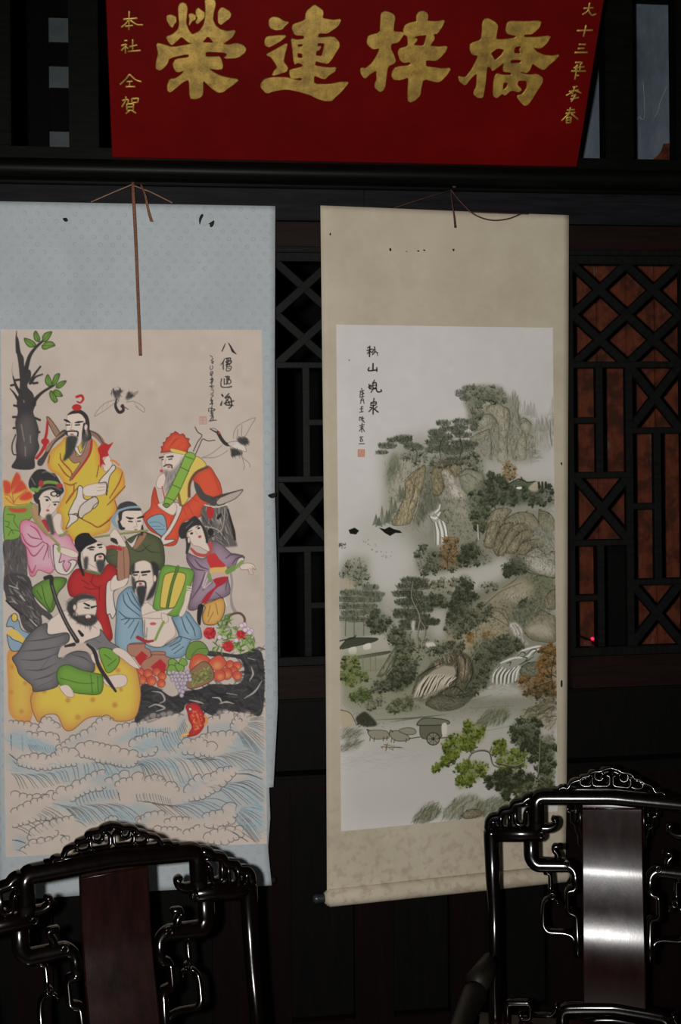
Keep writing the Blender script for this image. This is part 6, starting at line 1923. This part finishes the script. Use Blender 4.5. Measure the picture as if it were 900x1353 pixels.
for s in ("514,329 516,328 517,331 515,332", "551,331 554,331 553,333", "559,330 562,330 561,332", "598,329 601,329 600,332", "536,332 538,332 537,333", "741,900 743,899 743,907 741,907", "435,309 436,308 437,311 435,311", "741,612 743,611 743,615"):
    stain(SR, pts(s), surf_r)


def at_r(p, y):
    a = on_plane([p], SR.o - SR.n * y, SR.n)[0] - SR.o
    return (float(a @ SR.e), y, float(a[2]))


MB().add(strip(catmull([at_r((596, 252), 0.01), at_r((598, 270), -0.006), at_r((600.5, 286), -0.008), at_r((602, 301), -0.008)], 5), [0.003, 0.004, 0.0065])).build('ribbon', M['dark_ribbon'], SR.root)
MB().add(tube3(catmull([at_r((596, 251), 0.01), at_r((610, 268), 0.0), at_r((628, 284), -0.008), at_r((650, 291), -0.010), at_r((672, 289), -0.008), at_r((690, 282), -0.002)], 6), 0.0019, 6)).build('hanging_cord', M['dark_ribbon'], SR.root)
MB().add(tube3(np.array([at_r((596, 251), 0.01), at_r((560, 262), 0.006), at_r((520, 275), 0.004)]), 0.0012, 6)).build('hanging_cord', M['dark_ribbon'], SR.root)
MB().add(sweep_data([(rL + 0.002, -SR.v0 - 0.001), (0, -SR.v0 - 0.001), (rR - 0.002, -SR.v0 - 0.001)], 0.006, 0.016, None, 10, 0.8, 0.011)).build('top_rod', M['scroll_edge'], SR.root)
zr = -SR.v1 + 0.020
ul, ur = float(SR.loc([(432, 1180)])[0][0]), float(SR.loc([(748, 1160)])[0][0])
MB().add(sweep_data([(ul + 0.006, zr), (ul + 0.2, zr), (0.1, zr), (ur - 0.006, zr)], 0.046, 0.046, None, 20, 1.0, 0.0)).build('roller', M['beige_silk'], SR.root)
for s, u in ((-1, ul), (1, ur)):
    V, Fc = sweep_data([(u - s * 0.004, zr), (u + s * 0.012, zr), (u + s * 0.026, zr), (u + s * 0.031, zr)], [0.023, 0.021, 0.024, 0.024], 0.023, None, 14, 1.0, 0.0)
    MB().add((V, Fc)).build('roller_knob', M['knob'], SR.root)
nail(596, 251, -0.055, 'nail in the beam holding the dark cord of the beige scroll')
# ------------------------------------------------------------------ carved blackwood armchairs
def chair_wood(name, rough, c0=(0.010, 0.0035, 0.0025), c1=(0.030, 0.009, 0.006), rvar=0.1, spec=0.42, coat=0.15):
    t = NT(name)
    tc = t.n('ShaderNodeTexCoord').outputs['Object']
    n = t.noise(9, 6, 0.6, tc, (5, 5, 0.7))
    t.l(t.ramp(n, [(0.3, c0), (0.7, c1)]), t.b.inputs['Base Color'])
    n2 = t.noise(26, 5, 0.7, tc, (1.5, 1, 0.7))
    mr = t.n('ShaderNodeMapRange')
    mr.inputs['From Min'].default_value = 0.3
    mr.inputs['From Max'].default_value = 0.7
    mr.inputs['To Min'].default_value = rough - rvar
    mr.inputs['To Max'].default_value = rough + rvar
    t.l(n2, mr.inputs['Value'])
    m = t.set(rough, 0, spec, coat, rough * 0.95)
    t.l(mr.outputs[0], t.b.inputs['Roughness'])
    t.bump(t.noise(70, 4, 0.6, tc, (3, 3, 0.5)), 0.05, 0.001)
    return m


M['chair'] = chair_wood('polished_blackwood', 0.15, (0.0010, 0.0005, 0.0004), (0.0034, 0.0013, 0.0010), 0.03)
M['arm'] = wood('worn_arm_wood', (0.003, 0.0022, 0.0015), (0.011, 0.008, 0.005), 0.5, 0.2)
M['splat'] = chair_wood('polished_splat_wood', 0.215, (0.0045, 0.0014, 0.0011), (0.016, 0.0042, 0.0030), 0.02, 0.25, 0.0)

_z = np.array([0.0, 0.45, 0.56, 0.607, 0.649, 0.70, 0.765, 0.786, 0.856, 0.912, 0.927, 0.972, 1.2])
_a = np.radians([0.0, 3, 7, 14.5, 22, 28, 22, 15.5, 9, 9, 17.5, 18, 18])
_zz = np.linspace(0.42, 1.15, 400)
_yy = np.r_[0, np.cumsum(np.tan(np.interp(_zz, _z, _a))[:-1] * np.diff(_zz))]


def prof(z):
    return float(np.interp(z, _zz, _yy))


RYAW = math.radians(-19.0)
d0 = rays([(810.7, 1226)])[0]
W0 = np.array(CAM) + d0 * 2.80
Rz = np.array(Matrix.Rotation(RYAW, 3, 'Z'))
CH_O = W0 - Rz @ np.array([0, prof(W0[2]), W0[2]])


def back_px(P, off=0.0, centre=810.7):
    """photograph pixels on the chair back -> local (x, z)"""
    P = np.asarray(P, float).reshape(-1, 2)
    D_ = rays(P) @ Rz            # into chair axes
    c = (np.array(CAM) - CH_O) @ Rz
    t_ = np.full(len(P), 2.8)
    for _ in range(12):
        z = c[2] + D_[:, 2] * t_
        y = np.interp(z, _zz, _yy) + off
        t_ = (y - c[1]) / D_[:, 1]
    q = c + D_ * t_[:, None]
    if centre is not None:
        q[:, 0] -= back_px(np.c_[np.full(len(P), centre), P[:, 1]], off, None)[:, 0]
    return q[:, (0, 2)]


ZC = ZP(600, 990, 3.0)


def build_chair():
    root = empty('armchair', CH_O * np.array([1, 1, 0]), RYAW)
    m = M['chair']

    def tr(s, r=0.006, n_=4):
        p = back_px(ZC(s))
        return round_corners(p, r, n_) if r and len(p) > 2 else p

    def mir(p):
        return np.stack([-p[:, 0], p[:, 1]], 1)[::-1]

    def both(name, paths, depth, ycen=0.0, sq=0.75, one=False, mat=None):
        """paths: (points, widths). Left and right copies as two parts"""
        for s in (0, 1):
            mb = MB()
            for p, w in paths:
                mb.add(sweep_data(mir(p) if s else p, np.array(w[::-1] if (s and np.ndim(w)) else w) * 1.13, depth, prof, 12, sq, ycen))
            mb.build(name, mat or m, root)

    def ring(s, r, w):
        c = back_px(ZC(s))[0]
        t_ = np.linspace(0, 2 * math.pi, 17)
        return np.stack([c[0] + r * np.cos(t_), c[1] + r * np.sin(t_)], 1)

    def full(p):
        q = mir(p)
        return np.vstack([p, q])

    # top rail with its down-turned ends
    p = back_px(ZC("333,312 333,250 333,187 480,187 620,187"))
    p = full(p)
    MB().add(sweep_data(round_corners(p, 0.022, 6), 0.037, 0.036, prof, 16, 0.8)).build('top_rail', m, root)
    # crest on the rail
    mb = MB()
    ZD = ZP(740, 830, 5.625)

    def td(s, r=0.006, n_=4):
        p = back_px(ZD(s))
        p[:, 0] -= xc
        return round_corners(p, r, n_) if r and len(p) > 2 else p
    xc = 0.0
    q = catmull(td("8,1194 22,1180 50,1178 66,1186 84,1172 100,1143 135,1128 165,1122 178,1106 215,1097 232,1092 244,1072 275,1060 318,1058 345,1044 375,1036 400,1033", 0), 4)
    q[-1, 0] = 0
    mb.add(sweep_data(np.vstack([q, mir(q)[1:]]), 0.0105, 0.026, prof, 10, 0.8))
    sill = full(back_px(ZC("400,156 500,155 610,154")))
    mb.add(sweep_data(sill, 0.007, 0.024, prof, 10, 0.8))

    def ringd(s, r):
        c = td(s, 0)[0]
        t_ = np.linspace(0, 2 * math.pi, 17)
        return np.stack([c[0] + r * np.cos(t_), c[1] + r * np.sin(t_)], 1)
    for s_ in (0, 1):
        for pth, w in ((ringd("306,1092", 0.0105), 0.0055), (td("336,1088 378,1090 386,1105 385,1155 368,1168 275,1168 256,1150 254,1112 270,1094", 0.006), 0.0055),
                       (td("254,1150 238,1168 195,1170 168,1155 166,1135 190,1110 250,1112", 0.008), 0.0055), (td("162,1124 168,1150", 0), 0.005), (td("250,1075 254,1112", 0), 0.005), (td("334,1076 360,1062 398,1058", 0.006), 0.005)):
            mb.add(sweep_data(mir(pth) if s_ else pth, w * 1.5, 0.022, prof, 8, 0.9))
    mb.build('crest', m, root)
    # hooks at the rail ends
    both('rail_hook', [(tr("333,300 350,312 385,312 408,300 412,278 398,274", 0.012, 5), [0.024, 0.020, 0.016, 0.013, 0.012])], 0.026)
    # shoulder rail and stile (one mitred member each side, down to the seat)
    both('shoulder_rail', [(tr("160,334 260,334 350,334", 0), [0.032, 0.032, 0.030])], 0.034)
    stl = back_px(ZC("153,325 153,360 156,500 161,650 160,800 158,930 160,1075"))
    both('stile', [(catmull(stl, 4), [0.033, 0.033, 0.030, 0.026, 0.024, 0.026, 0.030])], 0.034)
    both('rail_volute', [(ring("354,332", 0.006, 0), 0.0045)], 0.010, -0.014)
    # stepped fretwork on the shoulder
    both('shoulder_fret', [(tr("142,312 145,282 158,268 190,265 198,243 236,238 245,214 282,208 294,192 318,186", 0.007), 0.019),
                           (tr("196,250 190,290 196,318", 0.006), 0.011), (tr("250,220 250,285 262,296 288,294 290,250 302,236", 0.008), 0.011), (tr("228,242 226,312", 0), 0.010), (tr("270,212 318,214", 0), 0.010), (tr("160,270 165,312", 0), 0.012)], 0.030)
    # large scrolled bracket
    both('bracket', [(tr("310,360 310,430 330,456 400,457 460,458 484,480 487,545", 0.014, 6), [0.032, 0.031, 0.029, 0.028, 0.026, 0.022, 0.020]),
                     (tr("487,535 480,552 453,555 453,640 487,652 490,740 490,815", 0.007, 5), [0.020, 0.016, 0.013, 0.014, 0.017, 0.018, 0.017])], 0.028)
    both('bracket_hook', [(tr("418,448 415,412 400,398 402,384 432,384", 0.007, 4), [0.016, 0.013, 0.011, 0.011, 0.012])], 0.020)
    both('bracket_volute', [(ring("452,445", 0.0065, 0), 0.004)], 0.010, -0.012)
    both('bracket_loop', [(tr("362,488 385,490 386,530 384,570", 0.006), [0.008, 0.010, 0.011, 0.009]), (ring("392,578", 0.006, 0), 0.0042),
                          (tr("384,585 360,600 355,640 355,700 372,722 440,725 472,738 487,792", 0.009, 5), [0.008, 0.010, 0.012, 0.012, 0.011, 0.010, 0.011, 0.013]),
                          (tr("394,586 412,596 416,614", 0.005), [0.006, 0.006, 0.004])], 0.018)
    # splat
    q = back_px(ZC("512,205 752,205 512,1018 752,1018"))
    hw = float((q[1][0] - q[0][0]) / 2)
    zt, zb = float(q[0][1]), float(q[2][1])
    zs_ = np.linspace(zb, zt, 80)
    V, Fc = [], []
    sec = [(-hw, -0.004), (-hw + 0.003, -0.007), (hw - 0.003, -0.007), (hw, -0.004), (hw, 0.006), (-hw, 0.006)]
    for z in zs_:
        V += [(x, y + prof(z) - x * 0.022, z) for x, y in sec]
    for i in range(len(zs_) - 1):
        for k_ in range(6):
            a, b = 6 * i + k_, 6 * i + (k_ + 1) % 6
            Fc.append((a, b, b + 6, a + 6))
    Fc += [(5, 4, 3, 2, 1, 0), tuple(range(6 * len(zs_) - 6, 6 * len(zs_)))]
    sp = MB().add((V, Fc)).build('splat', M['splat'], root, True)
    md = sp.modifiers.new('edge', 'EDGE_SPLIT')
    md.split_angle = math.radians(35)
    cap = back_px(ZC("515,232 632,232 749,232"))
    MB().add(sweep_data(cap, 0.005, 0.006, prof, 8, 0.8, -0.007)).build('splat_bead', M['splat'], root)
    # stepped spandrels beside the splat head
    both('spandrel', [(tr("455,219 505,219", 0), 0.005), (tr("457,219 457,246 471,250 472,288 488,300 490,322 498,332 501,375", 0.002, 2), 0.0048), (tr("507,219 507,380", 0), 0.005), (tr("471,248 505,248", 0), 0.004), (tr("488,284 505,284", 0), 0.004), (tr("490,222 490,284", 0), 0.004)], 0.012)
    # lower frame above the seat
    p = full(back_px(ZC("425,1100 425,1028 520,1026 620,1026")))
    MB().add(sweep_data(round_corners(p, 0.016, 6), 0.030, 0.030, prof, 14, 0.8)).build('lower_rail', m, root)
    p = full(back_px(ZC("515,1075 560,1072 620,1072")))
    MB().add(sweep_data(p, 0.010, 0.014, prof, 10, 0.8)).build('lower_bead', m, root)
    both('lower_fret', [(tr("208,1098 208,1004 298,1004 298,1064 262,1066 258,1045", 0.008, 5), [0.017, 0.016, 0.014, 0.013, 0.011, 0.009]), (tr("300,1050 380,1052 396,1035 405,1012", 0.008, 4), [0.010, 0.009, 0.009, 0.010])], 0.022)
    # seat
    zs0 = float(back_px(ZC("632,1105"))[0][1])
    xw = float(-stl[0, 0])
    seat = link('seat', box_mesh('seat', -xw - 0.035, xw + 0.035, -0.47, 0.032, zs0 - 0.036, zs0, 0.008, 3), M['splat'], root)
    for sx in (-1, 1):
        for yy in (-0.435, 0.0):
            V, Fc = tube3([(sx * (xw - 0.005), yy, zs0 - 0.03), (sx * (xw - 0.003), yy, 0.25), (sx * (xw + 0.004), yy, 0.05), (sx * (xw + 0.006), yy - 0.004, 0.0)], [0.023, 0.021, 0.020, 0.025], 12)
            MB().add((V, Fc)).build('leg', m, root)
        box('side_stretcher', sx * xw - 0.011, sx * xw + 0.011, -0.43, 0.0, 0.09, 0.115, m, root, 0.004)
        box('side_apron', sx * xw - 0.010, sx * xw + 0.010, -0.42, -0.015, zs0 - 0.085, zs0 - 0.030, m, root, 0.004)
        # arm: sweeps forward and outward from the stile, stepping down once
        za = float(back_px(ZC("158,825"))[0][1])
        y0 = prof(za)
        path = [(sx * (xw - 0.004), y0 - 0.008, za - 0.006), (sx * (xw + 0.006), y0 - 0.06, za - 0.010), (sx * (xw + 0.022), y0 - 0.125, za - 0.014)]
        MB().add(tube3(np.array(path), [0.021, 0.026, 0.029], 14)).build('arm_neck', M['arm'], root)
        path = [(sx * (xw + 0.020), y0 - 0.115, za - 0.030), (sx * (xw + 0.034), y0 - 0.22, za - 0.034), (sx * (xw + 0.040), y0 - 0.33, za - 0.034), (sx * (xw + 0.034), y0 - 0.43, za - 0.038)]
        arm = MB().add(tube3(catmull(path, 5), [0.029, 0.024, 0.022, 0.024], 14)).build('arm', M['arm'], root)
        MB().add(tube3([(sx * (xw + 0.034), y0 - 0.425, za - 0.04), (sx * (xw + 0.022), -0.44, (za + zs0) / 2), (sx * (xw + 0.012), -0.44, zs0 - 0.004)], [0.018, 0.015, 0.018], 12)).build('arm_post', m, root)
        MB().add(tube3(catmull([(sx * (xw + 0.022), y0 - 0.12, za - 0.04), (sx * (xw + 0.020), y0 - 0.12, za - 0.075), (sx * (xw + 0.020), -0.20, za - 0.085), (sx * (xw + 0.016), -0.21, zs0 - 0.003)], 5), [0.012, 0.010, 0.010, 0.012], 10)).build('arm_fret', m, root)
    for yy in (-0.43, 0.0):
        box('cross_stretcher', -xw + 0.018, xw - 0.018, yy - 0.011, yy + 0.011, 0.12, 0.145, m, root, 0.004)
        box('apron', -xw + 0.018, xw - 0.018, yy - 0.010, yy + 0.010, zs0 - 0.085, zs0 - 0.030, m, root, 0.004)
    return root, float(q[0][1])


chair, z_st = build_chair()
tag(chair, 'carved blackwood armchair with gleaming splat, standing before the beige scroll', 'armchair', 'carved armchairs below the scrolls')
LYAW = math.radians(14.7)
dl = rays([(150, 1143)])[0]
Wl = np.array(CAM) + dl * ((EYE - z_st) / -dl[2])
Ol = Wl - np.array(Matrix.Rotation(LYAW, 3, 'Z')) @ np.array([0, prof(z_st), z_st])
ch2 = copy_tree(chair)
for c_ in [c for c in ch2.children if c.name.startswith('spandrel')]:
    bpy.data.objects.remove(c_, do_unlink=True)
ch2.location = (Ol[0], Ol[1], 0)
ch2.rotation_euler = (0, 0, LYAW)
tag(ch2, 'carved blackwood armchair with a dark reddish splat, standing before the blue scroll', 'armchair', 'carved armchairs below the scrolls')
